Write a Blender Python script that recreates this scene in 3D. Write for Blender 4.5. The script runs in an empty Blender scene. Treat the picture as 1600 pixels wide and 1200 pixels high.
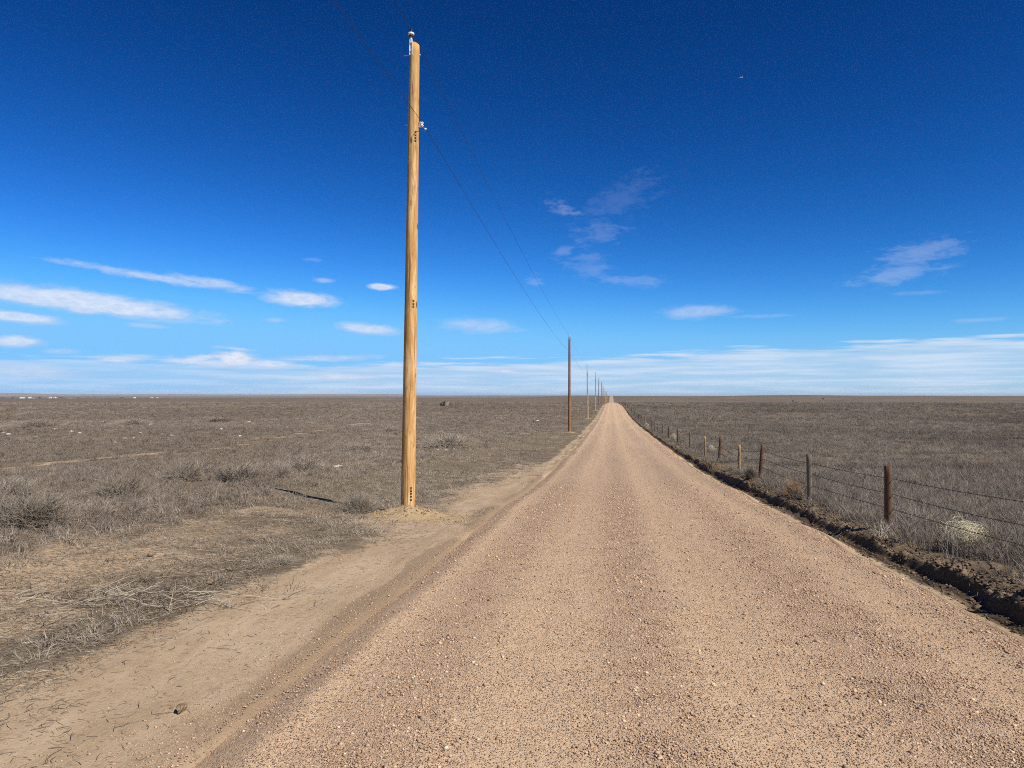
import bpy, bmesh, math, random
import numpy as np
from mathutils import Vector, Matrix

scene = bpy.context.scene
COL = scene.collection
random.seed(7)
RNG = np.random.default_rng(11)

# ------------------------------------------------------------------ camera
F = 1200.0                      # focal length in photo pixels (1600 wide)
YAW = math.atan((955 - 800) / F)
PITCH = math.atan((618 - 600) / F)
EYE = 1.8
cam_d = bpy.data.cameras.new('camera')
cam = bpy.data.objects.new('camera', cam_d)
COL.objects.link(cam)
cam.location = (0, 0, EYE)
cam.rotation_euler = (math.pi / 2 + PITCH, 0, YAW)
cam_d.sensor_width = 36
cam_d.lens = 36 * F / 1600
cam_d.clip_start = 0.05
cam_d.clip_end = 60000
scene.camera = cam
scene.render.resolution_x = 1024
scene.render.resolution_y = 768
scene.cycles.max_bounces = 4
scene.cycles.use_denoising = False
scene.cycles.filter_width = 1.0
scene.cycles.use_adaptive_sampling = True
scene.cycles.adaptive_threshold = 0.02
scene.cycles.sample_clamp_indirect = 3.0
scene.cycles.diffuse_bounces = 2
scene.cycles.glossy_bounces = 1
scene.cycles.volume_bounces = 0
MC = Matrix.Translation(cam.location) @ cam.rotation_euler.to_matrix().to_4x4()

def pdir(px, py):
    v = Vector(((px - 800) / F, -(py - 600) / F, -1.0))
    return (MC.to_3x3() @ v).normalized()

# ------------------------------------------------------------------ sun, exposure
SUN_EL = math.radians(47)
SUN_AZ = math.radians(122)          # compass-like: from +Y (0) towards +X (90)
to_sun = Vector((math.sin(SUN_AZ) * math.cos(SUN_EL), math.cos(SUN_AZ) * math.cos(SUN_EL), math.sin(SUN_EL)))
sl = bpy.data.lights.new('sun', 'SUN')
sl.energy = 5.0
sl.angle = math.radians(0.53)
sl.color = (1.0, 0.93, 0.82)
sun = bpy.data.objects.new('sun', sl)
COL.objects.link(sun)
sun.rotation_euler = to_sun.to_track_quat('Z', 'Y').to_euler()
sun.location = (20, -20, 40)
vs = scene.view_settings
vs.view_transform = 'Standard'
vs.look = 'None'
vs.exposure = 0.2
vs.gamma = 1.0
vs.use_curve_mapping = False

# ------------------------------------------------------------------ node helper
class NT:
    def __init__(s, tree):
        s.t = tree
    def n(s, typ, **kw):
        nd = s.t.nodes.new(typ)
        for k, v in kw.items():
            setattr(nd, k, v)
        return nd
    def put(s, sock, v):
        if v is None:
            return
        if isinstance(v, bpy.types.NodeSocket):
            s.t.links.new(v, sock)
        elif isinstance(v, bpy.types.Node):
            s.t.links.new(v.outputs[0], sock)
        else:
            try:
                sock.default_value = v
            except Exception:
                sock.default_value = tuple(v) + (1.0,)
    def m(s, op, a, b=None, c=None, clamp=False):
        nd = s.n('ShaderNodeMath', operation=op)
        nd.use_clamp = clamp
        s.put(nd.inputs[0], a)
        s.put(nd.inputs[1], b)
        s.put(nd.inputs[2], c)
        return nd.outputs[0]
    def vm(s, op, a, b=None):
        nd = s.n('ShaderNodeVectorMath', operation=op)
        s.put(nd.inputs[0], a)
        s.put(nd.inputs[1], b)
        return nd.outputs[0]
    def step(s, x, lo, hi, to0=0.0, to1=1.0, kind='SMOOTHSTEP'):
        nd = s.n('ShaderNodeMapRange', interpolation_type=kind)
        s.put(nd.inputs[0], x)
        s.put(nd.inputs[1], lo); s.put(nd.inputs[2], hi)
        s.put(nd.inputs[3], to0); s.put(nd.inputs[4], to1)
        return nd.outputs[0]
    def mix(s, f, a, b, mode='MIX'):
        nd = s.n('ShaderNodeMix', data_type='RGBA', blend_type=mode)
        s.put(nd.inputs[0], f)
        s.put(nd.inputs[6], a if not isinstance(a, tuple) else a + (1,))
        s.put(nd.inputs[7], b if not isinstance(b, tuple) else b + (1,))
        return nd.outputs[2]
    def noise(s, vec, scale, detail=4, rough=0.55, dist=0.0):
        nd = s.n('ShaderNodeTexNoise')
        s.put(nd.inputs['Vector'], vec)
        nd.inputs['Scale'].default_value = scale
        nd.inputs['Detail'].default_value = detail
        nd.inputs['Roughness'].default_value = rough
        nd.inputs['Distortion'].default_value = dist
        return nd.outputs[0]
    def mapping(s, vec, scale=(1, 1, 1), loc=(0, 0, 0)):
        nd = s.n('ShaderNodeMapping')
        s.put(nd.inputs['Vector'], vec)
        nd.inputs['Scale'].default_value = scale
        nd.inputs['Location'].default_value = loc
        return nd.outputs[0]
    def xyz(s, x, y, z=0.0):
        nd = s.n('ShaderNodeCombineXYZ')
        s.put(nd.inputs[0], x); s.put(nd.inputs[1], y); s.put(nd.inputs[2], z)
        return nd.outputs[0]

# ------------------------------------------------------------------ sky
world = bpy.data.worlds.new('World')
scene.world = world
world.use_nodes = True
wt = world.node_tree
wt.nodes.clear()
W = NT(wt)
sky = W.n('ShaderNodeTexSky', sky_type='NISHITA')
sky.sun_disc = False
sky.sun_elevation = SUN_EL
sky.sun_rotation = SUN_AZ
sky.altitude = 1600
sky.air_density = 1.0
sky.dust_density = 0.3
sky.ozone_density = 2.0
sep = W.n('ShaderNodeSeparateColor')
W.put(sep.inputs[0], sky.outputs[0])
SKY_FIT = [(0.146, 3.2, 0.62), (0.1328, 2.1, 0.765), (0.149, 2.04, 1.0)]      # camera-like contrast per channel
comb = W.n('ShaderNodeCombineColor')
for i, (k, g, cap) in enumerate(SKY_FIT):
    W.put(comb.inputs[i], W.m('MULTIPLY', W.m('POWER', W.m('SMOOTH_MIN', W.m('MULTIPLY', sep.outputs[i], k), cap, 0.22), g), 10.0))
skycol = comb.outputs[0]
tc = W.n('ShaderNodeTexCoord')
sx = W.n('ShaderNodeSeparateXYZ')
W.put(sx.inputs[0], tc.outputs['Generated'])
az = W.m('MULTIPLY', W.m('ARCTAN2', sx.outputs[0], sx.outputs[1]), 180 / math.pi)
el = W.m('MULTIPLY', W.m('ARCSINE', sx.outputs[2]), 180 / math.pi)

def azel(px, py):
    d = pdir(px, py)
    return math.degrees(math.atan2(d.x, d.y)), math.degrees(math.asin(d.z))

DEG = math.degrees(1 / F)
n1 = W.noise(W.xyz(W.m('MULTIPLY', az, 0.55), W.m('MULTIPLY', el, 1.9)), 1.0, 4, 0.6, 0.3)
n2 = W.noise(W.xyz(W.m('MULTIPLY', az, 0.16), W.m('MULTIPLY', el, 2.6), 3.0), 1.0, 4, 0.55, 0.2)
n3 = W.noise(W.xyz(W.m('MULTIPLY', az, 1.3), W.m('MULTIPLY', el, 3.0), 9.0), 1.0, 5, 0.68, 0.6)
nn = W.m('SUBTRACT', n1, 0.5)
nf = W.m('SUBTRACT', n3, 0.5)
# (px, py, half width, half height, tilt deg clockwise, opacity, wispiness)
clouds = [
    (140, 473, 195, 20, 5.2, .80, .25), (40, 462, 115, 16, 3, .74, .25), (245, 434, 150, 8, 6.5, .60, .5), (330, 442, 72, 10, 7, .58, .5),
    (470, 467, 74, 15, 4, .80, .25), (597, 448, 29, 7, 3, .85, .3), (505, 438, 20, 5, 3, .42, .5),
    (30, 496, 68, 10, 5, .74, .3), (25, 533, 40, 11, 0, .74, .3),
    (575, 514, 62, 11, 5, .70, .25), (748, 509, 74, 15, 3, .44, .3), (1088, 487, 66, 14, -1, .46, .3),
    (1432, 398, 70, 21, -12, .24, .8), (1402, 428, 74, 15, -7, .26, .8),
    (938, 366, 52, 22, -8, .13, 1.2), (965, 312, 85, 32, -22, .07, 1.2), (918, 415, 50, 25, 15, .14, 1.2),
    (985, 439, 70, 11, 2, .18, .8), (880, 394, 22, 13, -20, .18, 1.2), (838, 438, 16, 12, 0, .2, 1.2),
    (880, 325, 32, 13, 20, .22, 1.2),
    (185, 561, 52, 8, -1, .66, .4), (100, 549, 30, 6, 0, .38, .5), (35, 580, 90, 13, 3, .5, .4),
    (330, 566, 100, 10, 1, .66, .5), (365, 561, 46, 14, 4, 1.0, .5), (310, 562, 40, 11, -6, .85, .5), (420, 568, 60, 9, 2, .7, .5), (540, 588, 70, 7, 0, .6, .5),
    (370, 545, 36, 4, 4, .55, .4), (790, 580, 38, 7, 0, .72, .5), (505, 560, 110, 7, -2, .5, .6),
    (1525, 500, 40, 4, 0, .22, .5), (232, 509, 35, 5, 5, .42, .5), (430, 500, 20, 5, 0, .4, .8),
    (1440, 457, 45, 4, 0, .14, .7), (490, 406, 20, 5, 0, .18, .8), (1180, 494, 60, 4, 0, .2, .7),
]
rr = random.Random(5)
blobs = []
for (px, py, hw, hh, tilt, op, wi) in clouds:
    a, e = azel(px, py)
    blobs.append((a, e, hw * DEG, hh * DEG, -tilt, op, wi))
for k in range(7):                                     # the same kind of sky goes on round the horizon
    a = rr.uniform(48, 312)
    blobs.append(((a + 180) % 360 - 180, rr.choice((rr.uniform(2, 9), rr.uniform(6, 16))), rr.uniform(1.5, 9), rr.uniform(.4, 1.0),
                  rr.uniform(-6, 6), rr.uniform(.35, .7), rr.uniform(.3, 1)))
azel_v = W.xyz(az, el)
wisp = {}
for wi in (0.25, 0.5, 0.8, 1.2):
    wisp[wi] = W.m('ADD', W.m('MULTIPLY', nn, 0.5 + 1.7 * wi), W.m('MULTIPLY', nf, 0.3 + 1.3 * wi))
dens = None
for (a, e, hw, hh, tl, op, wi) in blobs:
    wi = min(wisp, key=lambda q: abs(q - wi))
    mp = W.n('ShaderNodeMapping', vector_type='TEXTURE')
    W.put(mp.inputs['Vector'], azel_v)
    mp.inputs['Location'].default_value = (a, e, 0)
    mp.inputs['Rotation'].default_value = (0, 0, math.radians(tl))
    mp.inputs['Scale'].default_value = (hw, hh, 1)
    ln = W.n('ShaderNodeVectorMath', operation='LENGTH')
    W.put(ln.inputs[0], mp.outputs[0])
    r = W.m('ADD', ln.outputs['Value'], wisp[wi])
    dn = W.step(r, 1.02, 0.40 - 0.35 * wi, 0.0, op, 'SMOOTHSTEP')
    dens = dn if dens is None else W.m('MAXIMUM', dens, dn)
# pale cloud sheet low over the horizon, its upper rim lifting towards the right
rim = W.m('ADD', W.step(az, -16.0, 30.0, 2.6, 4.0, 'SMOOTHSTEP'), W.m('MULTIPLY', W.m('SUBTRACT', n2, 0.5), 2.4))
sheet = W.m('MULTIPLY', W.step(W.m('SUBTRACT', rim, el), 0.0, 0.55), W.step(n2, 0.30, 0.7, 0.70, 0.95))
sheet = W.m('MULTIPLY', sheet, W.step(az, -34.0, -16.0, 0.65, 1.0))
shade = W.step(n3, 0.3, 0.75)
cloudcol = W.mix(shade, (5.0, 6.0, 8.4), (7.0, 7.8, 9.4))
sheetcol = W.mix(W.step(n2, 0.35, 0.7), (4.7, 6.5, 8.7), (6.2, 7.6, 9.4))
cloudcol = W.mix(W.step(dens, 0.35, 0.85), cloudcol, W.mix(shade, (6.5, 7.2, 9.0), (8.9, 9.2, 9.9)))
final = W.mix(dens, W.mix(sheet, skycol, sheetcol), cloudcol)
bg = W.n('ShaderNodeBackground')
W.put(bg.inputs[0], final)
bg.inputs[1].default_value = 0.087
world.cycles.sampling_method = 'MANUAL'
world.cycles.sample_map_resolution = 256
wo = W.n('ShaderNodeOutputWorld')
W.put(wo.inputs[0], bg.outputs[0])

# ------------------------------------------------------------------ numpy noise and terrain
def _hash(ix, iy, seed):
    h = (ix.astype(np.int64) * 374761393 + iy.astype(np.int64) * 668265263 + seed * 982451653) & 0xFFFFFFFF
    h = ((h ^ (h >> 13)) * 1274126177) & 0xFFFFFFFF
    h = ((h ^ (h >> 16)) * 2246822519) & 0xFFFFFFFF
    return ((h ^ (h >> 15)) & 0xFFFFFF) / float(0xFFFFFF)

def vnoise(x, y, seed=0):
    x = np.asarray(x, float); y = np.asarray(y, float)
    ix = np.floor(x); iy = np.floor(y)
    fx = x - ix; fy = y - iy
    fx = fx * fx * fx * (fx * (fx * 6 - 15) + 10); fy = fy * fy * fy * (fy * (fy * 6 - 15) + 10)
    a = _hash(ix, iy, seed); b = _hash(ix + 1, iy, seed)
    c = _hash(ix, iy + 1, seed); d = _hash(ix + 1, iy + 1, seed)
    return (a * (1 - fx) + b * fx) * (1 - fy) + (c * (1 - fx) + d * fx) * fy - 0.5

def fbm(x, y, seed=0, oct=4, rough=0.5):
    t = 0; amp = 1.0; f = 1.0
    for o in range(oct):
        t = t + amp * vnoise(x * f + 17.3 * o, y * f - 9.1 * o, seed + o)
        amp *= rough; f *= 2.03
    return t

def sst(x, a, b):
    t = np.clip((np.asarray(x, float) - a) / (b - a), 0, 1)
    return t * t * (3 - 2 * t)

_EY = np.array([-4000, -60, 0, 6, 12, 17, 25, 35, 45, 55, 75, 100, 130, 160, 190, 250, 300, 360, 450, 600, 760, 950, 1300, 1800, 2600, 4000, 30000.])
_EV = np.array([1.4, 1.7, 1.8, 1.86, 2.06, 2.26, 2.58, 2.84, 3.03, 3.18, 3.42, 3.66, 3.82, 3.74, 3.5, 3.2, 3.33, 3.72, 4.35, 5.5, 8.6, 12.0, 13.0, 9.0, 3.0, 3.0, 3.0])
_d = np.diff(_EV) / np.diff(_EY)
_m = np.zeros_like(_EV)
_m[1:-1] = np.where(_d[:-1] * _d[1:] > 0, 2 * _d[:-1] * _d[1:] / (_d[:-1] + _d[1:] + 1e-12), 0)

def profE(y):
    y = np.clip(np.asarray(y, float), -3999, 29999)
    i = np.clip(np.searchsorted(_EY, y) - 1, 0, len(_EY) - 2)
    h = _EY[i + 1] - _EY[i]
    t = (y - _EY[i]) / h
    return ((2 * t**3 - 3 * t**2 + 1) * _EV[i] + (t**3 - 2 * t**2 + t) * h * _m[i]
            + (-2 * t**3 + 3 * t**2) * _EV[i + 1] + (t**3 - t**2) * h * _m[i + 1])

ROAD_L, ROAD_R = -2.1, 3.18
POLE_X, POLE_Y0, SPAN = -3.86, 14.35, 58.0

def road_edges(y):
    """wandering edges of the gravel"""
    l = ROAD_L + 0.05 * fbm(y * 0.25, y * 0 + 3, 31, 3) * 2
    r = ROAD_R + 0.10 * fbm(y * 0.3, y * 0 + 8, 37, 3) * 2
    return l, r

def road_z(x, y):
    u = (x - 0.55) / 2.7
    z = EYE - profE(y) - 0.035 * u * u
    for c in (-1.75, -0.5, 0.95, 2.6):                       # shallow wheel tracks
        z = z - 0.012 * np.exp(-((x - c - 0.12 * vnoise(y * .12, y * 0, 77)) / 0.25) ** 2)
    z = z + 0.012 * fbm(x * 1.3, y * 0.35, 5, 3)
    return z

def bank_x(y):
    return 3.72 + 0.09 * fbm(y * 0.55, y * 0 + 2, 41, 4) * 2 + 0.045 * fbm(y * 3.1, y * 0 + 5, 44, 3)

def H(x, y):
    """height of the ground sheet (runs below the gravel road)"""
    x = np.asarray(x, float); y = np.asarray(y, float)
    D = np.hypot(x, y)
    base = EYE - profE(y)
    l, r = road_edges(y)
    near = 1 - sst(D, 60, 160)
    # left: drop from road shoulder to bladed strip, field a little higher
    left = -0.15 + 0.27 * sst(-x, 4.6, 8.5) * (1 - sst(y, 30, 90)) + 0.05 * sst(-x, 3.0, 3.9)
    left = left + 0.03 * fbm(x * 1.2, y * 0.5, 51, 4) * sst(-x, 2.4, 3.2)
    lump = 0.07 * fbm(x * 0.55, y * 0.55, 61, 4) * sst(np.abs(x - 0.5), 4.0, 7.5)
    swell = 0.45 * fbm(x * 0.045, y * 0.045, 66, 3) * sst(np.abs(x - 0.5), 9, 30)
    # the pole's mound of spoil
    for k in range(4):
        pd = np.hypot((x - POLE_X - (0.18 if k == 0 else 0)) / 1.35, y - POLE_Y0 - SPAN * k + 0.25)
        left = left + (0.17 if k == 0 else 0.10) * np.exp(-(pd / 0.42) ** 2) * (1 + 0.5 * fbm(x * 5, y * 5, 90, 3))
    # right: shallow trench cut by the grader, clod bank, then weeds
    bx = bank_x(y)
    hb = 0.25 + 0.085 * fbm(y * 0.45, y * 0 + 6, 43, 4) * 2
    hb = hb * (1 - 0.45 * sst(y, 25, 60))
    trench = -0.05 - 0.15 * sst(x, r - 0.02, r + 0.34)
    rise = 0.12 * sst(x, bx - 0.20, bx - 0.04) * (1 + fbm(x * 5, y * 4, 49, 3)) + 0.58 * sst(x, bx - 0.05, bx + 0.05) + 0.30 * sst(x, bx + 0.02, bx + 0.42)
    back = 0.04 * sst(x, bx + 0.45, bx + 0.9)
    right = trench + rise * (hb - back)
    crest = np.exp(-((x - bx - 0.12) / 0.16) ** 2)
    lug = 0.024 * np.cos(2 * np.pi * (y + 0.5 * (x - bx)) / 0.135) * np.exp(-((x - bx - 0.08) / 0.09) ** 2)
    right = right + (crest * (0.09 * fbm(x * 6.5, y * 5, 47, 4) + lug) + 0.03 * fbm(x * 4, y * 4, 48, 3) * rise) * (1 - sst(y, 60, 120))
    right = right - 0.10 * sst(x, 6, 9)
    z = np.where(x < 0.5, left, right)
    inroad = sst(x, l - 0.26, l - 0.06) * (1 - sst(x, r - 0.05, r + 0.06))
    z = z * (1 - inroad) + np.where(x < 0.5, -0.26, -0.12) * inroad
    z = base + z + lump + swell
    # far country: a rim to the left, then a lower plain; the right stays high
    ang = np.degrees(np.arctan2(x, np.maximum(y, 1e-3)))
    wl = 1 - sst(ang, -11, -3)
    far = sst(D, 700, 1200)
    zl = EYE - np.interp(D, [700, 1200, 1500, 2400, 4000, 6000, 9000, 12000, 30000], [5.2, 4.2, 5.0, 22, 24, 17, 9, 9, 9])
    zr = EYE - np.interp(D, [700, 1000, 1400, 1700, 2100, 4000, 30000], [7.5, 7.0, 3.2, 0.9, 0.6, 6.0, 8.0])
    zr = zr + 1.6 * np.exp(-((ang - 12.5) / 3.2) ** 2) * np.exp(-((D - 1900) / 500) ** 2)
    zf = zl * wl + zr * (1 - wl) + fbm(x * 0.004, y * 0.004, 71, 3) * 1.2
    return z * (1 - far) + zf * far

def h1(x, y):
    return float(H(np.array([x]), np.array([y]))[0])

def ground_at(px, py):
    d = pdir(px, py)
    t = np.concatenate([np.arange(2.5, 60, 0.05), 60 * 1.004 ** np.arange(0, 1300)])
    X = d.x * t; Y = d.y * t; Z = EYE + d.z * t
    g = H(X, Y)
    i = np.argmax(Z < g)
    return Vector((X[i], Y[i], g[i]))

# ------------------------------------------------------------------ tags
def tag(o, label=None, cat=None, group=None, kind=None):
    if label: o['label'] = label
    if cat: o['category'] = cat
    if group: o['group'] = group
    if kind: o['kind'] = kind
    return o

def mesh_obj(name, verts, faces, mat=None, parent=None, smooth=False):
    me = bpy.data.meshes.new(name)
    if isinstance(verts, np.ndarray):
        verts = verts.tolist() if len(verts) < 20000 else verts
    if isinstance(faces, np.ndarray):
        nv, nf, k = len(verts), len(faces), faces.shape[1]
        me.vertices.add(nv)
        me.vertices.foreach_set('co', np.asarray(verts, dtype=np.float32).ravel())
        me.loops.add(nf * k)
        me.loops.foreach_set('vertex_index', faces.astype(np.int32).ravel())
        me.polygons.add(nf)
        me.polygons.foreach_set('loop_start', np.arange(0, nf * k, k, dtype=np.int32))
        me.polygons.foreach_set('loop_total', np.full(nf, k, dtype=np.int32))
        me.update(calc_edges=True)
        me.validate()
    else:
        me.from_pydata([tuple(v) for v in verts], [], [tuple(f) for f in faces])
        me.update()
    if smooth:
        me.polygons.foreach_set('use_smooth', np.ones(len(me.polygons), dtype=bool))
    if mat: me.materials.append(mat)
    o = bpy.data.objects.new(name, me)
    COL.objects.link(o)
    if parent: o.parent = parent
    return o

def bm_obj(name, bm, mat, parent=None, smooth=False):
    me = bpy.data.meshes.new(name)
    bm.to_mesh(me); bm.free()
    if smooth:
        for p in me.polygons: p.use_smooth = True
    me.materials.append(mat)
    o = bpy.data.objects.new(name, me)
    COL.objects.link(o)
    if parent: o.parent = parent
    return o

def empty(name, loc, rz=0.0):
    o = bpy.data.objects.new(name, None)
    COL.objects.link(o)
    o.location = loc
    o.rotation_euler = (0, 0, rz)
    o.empty_display_size = 0.2
    return o

def mat_new(name):
    m = bpy.data.materials.new(name)
    m.use_nodes = True
    t = m.node_tree
    t.nodes.clear()
    N = NT(t)
    out = N.n('ShaderNodeOutputMaterial')
    b = N.n('ShaderNodeBsdfPrincipled')
    N.put(out.inputs[0], b.outputs[0])
    b.inputs['Specular IOR Level'].default_value = 0.25
    b.inputs['Roughness'].default_value = 0.85
    return m, N, b

def bump(N, b, height, strength, dist):
    nd = N.n('ShaderNodeBump')
    nd.inputs['Strength'].default_value = strength
    nd.inputs['Distance'].default_value = dist
    N.put(nd.inputs['Height'], height)
    N.put(b.inputs['Normal'], nd.outputs[0])

def attr(N, name):
    nd = N.n('ShaderNodeAttribute', attribute_name=name)
    return nd

# ------------------------------------------------------------------ materials: soil and gravel
def make_ground_mat():
    m, N, b = mat_new('prairie_soil')
    pos = N.n('ShaderNodeTexCoord').outputs['Object']
    a = attr(N, 'cover')
    sp = N.n('ShaderNodeSeparateColor')
    N.put(sp.inputs[0], a.outputs['Color'])
    sand, mound, bankm = sp.outputs[0], sp.outputs[1], sp.outputs[2]
    nbig = N.noise(pos, 0.09, 5, 0.6)
    nvast = N.noise(N.mapping(pos, (0.02, 0.008, 1)), 1.0, 5, 0.6, 0.4)
    nmid = N.noise(pos, 1.1, 6, 0.62, 0.4)
    nfine = N.noise(pos, 14, 6, 0.7)
    streak = N.noise(N.mapping(pos, (0.05, 0.4, 1)), 1.0, 5, 0.6, 0.6)
    straw = N.noise(N.mapping(pos, (60, 9, 9)), 1.0, 4, 0.7, 1.5)
    straw2 = N.noise(N.mapping(pos, (8, 55, 9), (4, 2, 0)), 1.0, 4, 0.7, 1.8)
    # dry grassland: grey-brown thatch, browner patches
    g = N.mix(N.step(nmid, 0.32, 0.68), (0.095, 0.075, 0.054), (0.184, 0.146, 0.104))
    g = N.mix(N.step(nbig, 0.40, 0.62, 0.0, 0.45), g, (0.155, 0.110, 0.070))
    g = N.mix(N.step(streak, 0.45, 0.7, 0.0, 0.40), g, (0.225, 0.185, 0.135))
    g = N.mix(N.step(N.m('MAXIMUM', straw, straw2), 0.60, 0.72, 0.0, 0.55), g, (0.33, 0.28, 0.20))
    g = N.mix(N.step(nfine, 0.30, 0.45, 0.55, 0.0), g, (0.055, 0.042, 0.030))
    g = N.mix(N.step(nvast, 0.50, 0.64, 0.0, 0.40), g, (0.23, 0.175, 0.105))
    g = N.mix(N.step(nvast, 0.44, 0.34, 0.0, 0.40), g, (0.075, 0.066, 0.054))
    # bladed sandy soil
    s1 = N.noise(N.mapping(pos, (2.2, 0.5, 1)), 1.0, 6, 0.62, 0.5)
    s = N.mix(N.step(s1, 0.3, 0.7), (0.365, 0.265, 0.165), (0.485, 0.365, 0.240))
    s = N.mix(N.step(nfine, 0.34, 0.48, 0.6, 0.0), s, (0.27, 0.192, 0.122))
    s = N.mix(N.step(nmid, 0.52, 0.70, 0.0, 0.5), s, (0.33, 0.232, 0.150))
    # yellow spoil of the pole hole
    mo = N.mix(nfine, (0.34, 0.242, 0.132), (0.47, 0.35, 0.21))
    # torn topsoil of the bank
    bk = N.mix(N.step(nmid, 0.3, 0.7), (0.120, 0.086, 0.054), (0.230, 0.168, 0.108))
    bk = N.mix(N.step(nfine, 0.50, 0.66, 0.0, 0.6), bk, (0.32, 0.24, 0.16))
    edge = N.m('ADD', N.m('MULTIPLY', N.m('SUBTRACT', nmid, 0.5), 1.5), N.m('MULTIPLY', N.m('SUBTRACT', nfine, 0.5), 0.7))
    fs = N.step(N.m('ADD', sand, N.m('MULTIPLY', edge, N.m('MULTIPLY', N.m('MULTIPLY', sand, N.m('SUBTRACT', 1.0, sand)), 4.0))), 0.3, 0.7)
    c = N.mix(fs, g, s)
    c = N.mix(N.step(N.m('ADD', mound, N.m('MULTIPLY', edge, 0.3)), 0.3, 0.55), c, mo)
    c = N.mix(N.step(N.m('ADD', bankm, N.m('MULTIPLY', edge, 0.25)), 0.35, 0.65), c, bk)
    dk = N.mix(nfine, (0.050, 0.037, 0.025), (0.105, 0.078, 0.052))  # near-black soil tone, paints in the shade under the right bank
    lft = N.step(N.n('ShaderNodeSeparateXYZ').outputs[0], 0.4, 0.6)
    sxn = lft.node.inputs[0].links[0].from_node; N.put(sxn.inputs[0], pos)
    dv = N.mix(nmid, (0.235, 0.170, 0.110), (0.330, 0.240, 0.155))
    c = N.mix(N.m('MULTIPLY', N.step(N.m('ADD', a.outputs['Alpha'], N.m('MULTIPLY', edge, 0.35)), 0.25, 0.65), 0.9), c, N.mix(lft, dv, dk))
    N.put(b.inputs['Base Color'], c)
    b.inputs['Roughness'].default_value = 0.95
    b.inputs['Specular IOR Level'].default_value = 0.1
    hgt = N.m('ADD', N.m('MULTIPLY', nfine, 0.6), N.m('ADD', N.m('MULTIPLY', N.m('MAXIMUM', straw, straw2), 0.5), N.m('MULTIPLY', N.noise(pos, 60, 4, 0.7), 0.35)))
    hgt = N.m('ADD', hgt, N.m('MULTIPLY', N.noise(N.mapping(pos, (5, 1.3, 5)), 1.0, 5, 0.65, 1.0), 0.9))
    bump(N, b, hgt, 0.6, 0.035)
    return m

def make_road_mat():
    m, N, b = mat_new('road_gravel')
    pos = N.n('ShaderNodeTexCoord').outputs['Object']
    sp = N.n('ShaderNodeSeparateXYZ'); N.put(sp.inputs[0], pos)
    loose = attr(N, 'loose').outputs['Fac']
    nbig = N.noise(N.mapping(pos, (2.6, 0.035, 1)), 1.0, 5, 0.6, 0.2)
    nmid = N.noise(pos, 3.2, 5, 0.62)
    nfine = N.noise(pos, 55, 4, 0.7)
    base = N.mix(N.step(nbig, 0.3, 0.7), (0.560, 0.385, 0.238), (0.655, 0.465, 0.292))
    base = N.mix(N.step(nmid, 0.35, 0.7, 0.0, 0.5), base, (0.64, 0.455, 0.285))
    base = N.mix(N.m('MULTIPLY', loose, 0.50), base, (0.465, 0.318, 0.208))
    h = None
    for sc, amt in ((70, 1.0), (150, 0.8)):
        v = N.n('ShaderNodeTexVoronoi', feature='F1')
        N.put(v.inputs['Vector'], pos)
        v.inputs['Scale'].default_value = sc
        vs_ = N.n('ShaderNodeSeparateColor'); N.put(vs_.inputs[0], v.outputs['Color'])
        stone = N.m('MULTIPLY', N.step(v.outputs['Distance'], 0.50, 0.30), N.step(N.m('ADD', vs_.outputs[0], N.m('MULTIPLY', loose, 0.30)), 0.42, 0.50))
        tint = N.mix(N.step(vs_.outputs[1], 0.2, 0.9), (0.33, 0.225, 0.152), (0.68, 0.51, 0.36))
        tint = N.mix(N.step(vs_.outputs[2], 0.92, 0.94), tint, (0.13, 0.10, 0.085))
        base = N.mix(N.m('MULTIPLY', stone, 0.8 * amt), base, tint)
        hh = N.m('MULTIPLY', stone, N.m('SUBTRACT', 0.8, v.outputs['Distance']))
        hh = N.m('MULTIPLY', hh, 55.0 / sc)
        h = hh if h is None else N.m('MAXIMUM', h, hh)
    base = N.mix(N.step(nfine, 0.34, 0.52, 0.60, 0.0), base, (0.36, 0.242, 0.158))
    N.put(b.inputs['Base Color'], base)
    b.inputs['Roughness'].default_value = 0.93
    b.inputs['Specular IOR Level'].default_value = 0.12
    bump(N, b, N.m('ADD', h, N.m('MULTIPLY', nfine, 0.3)), 1.0, 0.026)
    return m

M_GROUND = make_ground_mat()
M_ROAD = make_road_mat()

# ------------------------------------------------------------------ the ground sheet
def grow(start, step, end, g):
    out = [start]; s = step
    while abs(out[-1]) < abs(end):
        s *= g
        out.append(out[-1] + (s if end > 0 else -s))
    return out
xs = (sorted(grow(-10.0, .09, -14000, 1.09)) + list(np.arange(-9.92, -1.9, .07)) + list(np.arange(-1.9, 2.9, .4))
      + list(np.arange(2.95, 4.7, .03)) + list(np.arange(4.75, 9.0, .09)) + grow(9.1, .09, 14000, 1.09))
xs = np.unique(np.round(np.array(xs), 4))
ys = sorted(grow(-2.0, .6, -3000, 1.25)) + list(np.arange(-1.5, 3.0, .3)) + list(np.arange(3.05, 13.0, .055)) + grow(13.0, .055, 26000, 1.021)
ys = np.unique(np.round(np.array(ys), 4))
GX, GY = np.meshgrid(xs, ys)
GZ = H(GX.ravel(), GY.ravel())
V = np.stack([GX.ravel(), GY.ravel(), GZ], 1)
nx, ny = len(xs), len(ys)
idx = np.arange(nx * ny).reshape(ny, nx)
Fq = np.stack([idx[:-1, :-1], idx[:-1, 1:], idx[1:, 1:], idx[1:, :-1]], -1).reshape(-1, 4)
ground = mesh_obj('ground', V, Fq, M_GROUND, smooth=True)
tag(ground, kind='structure')

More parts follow.
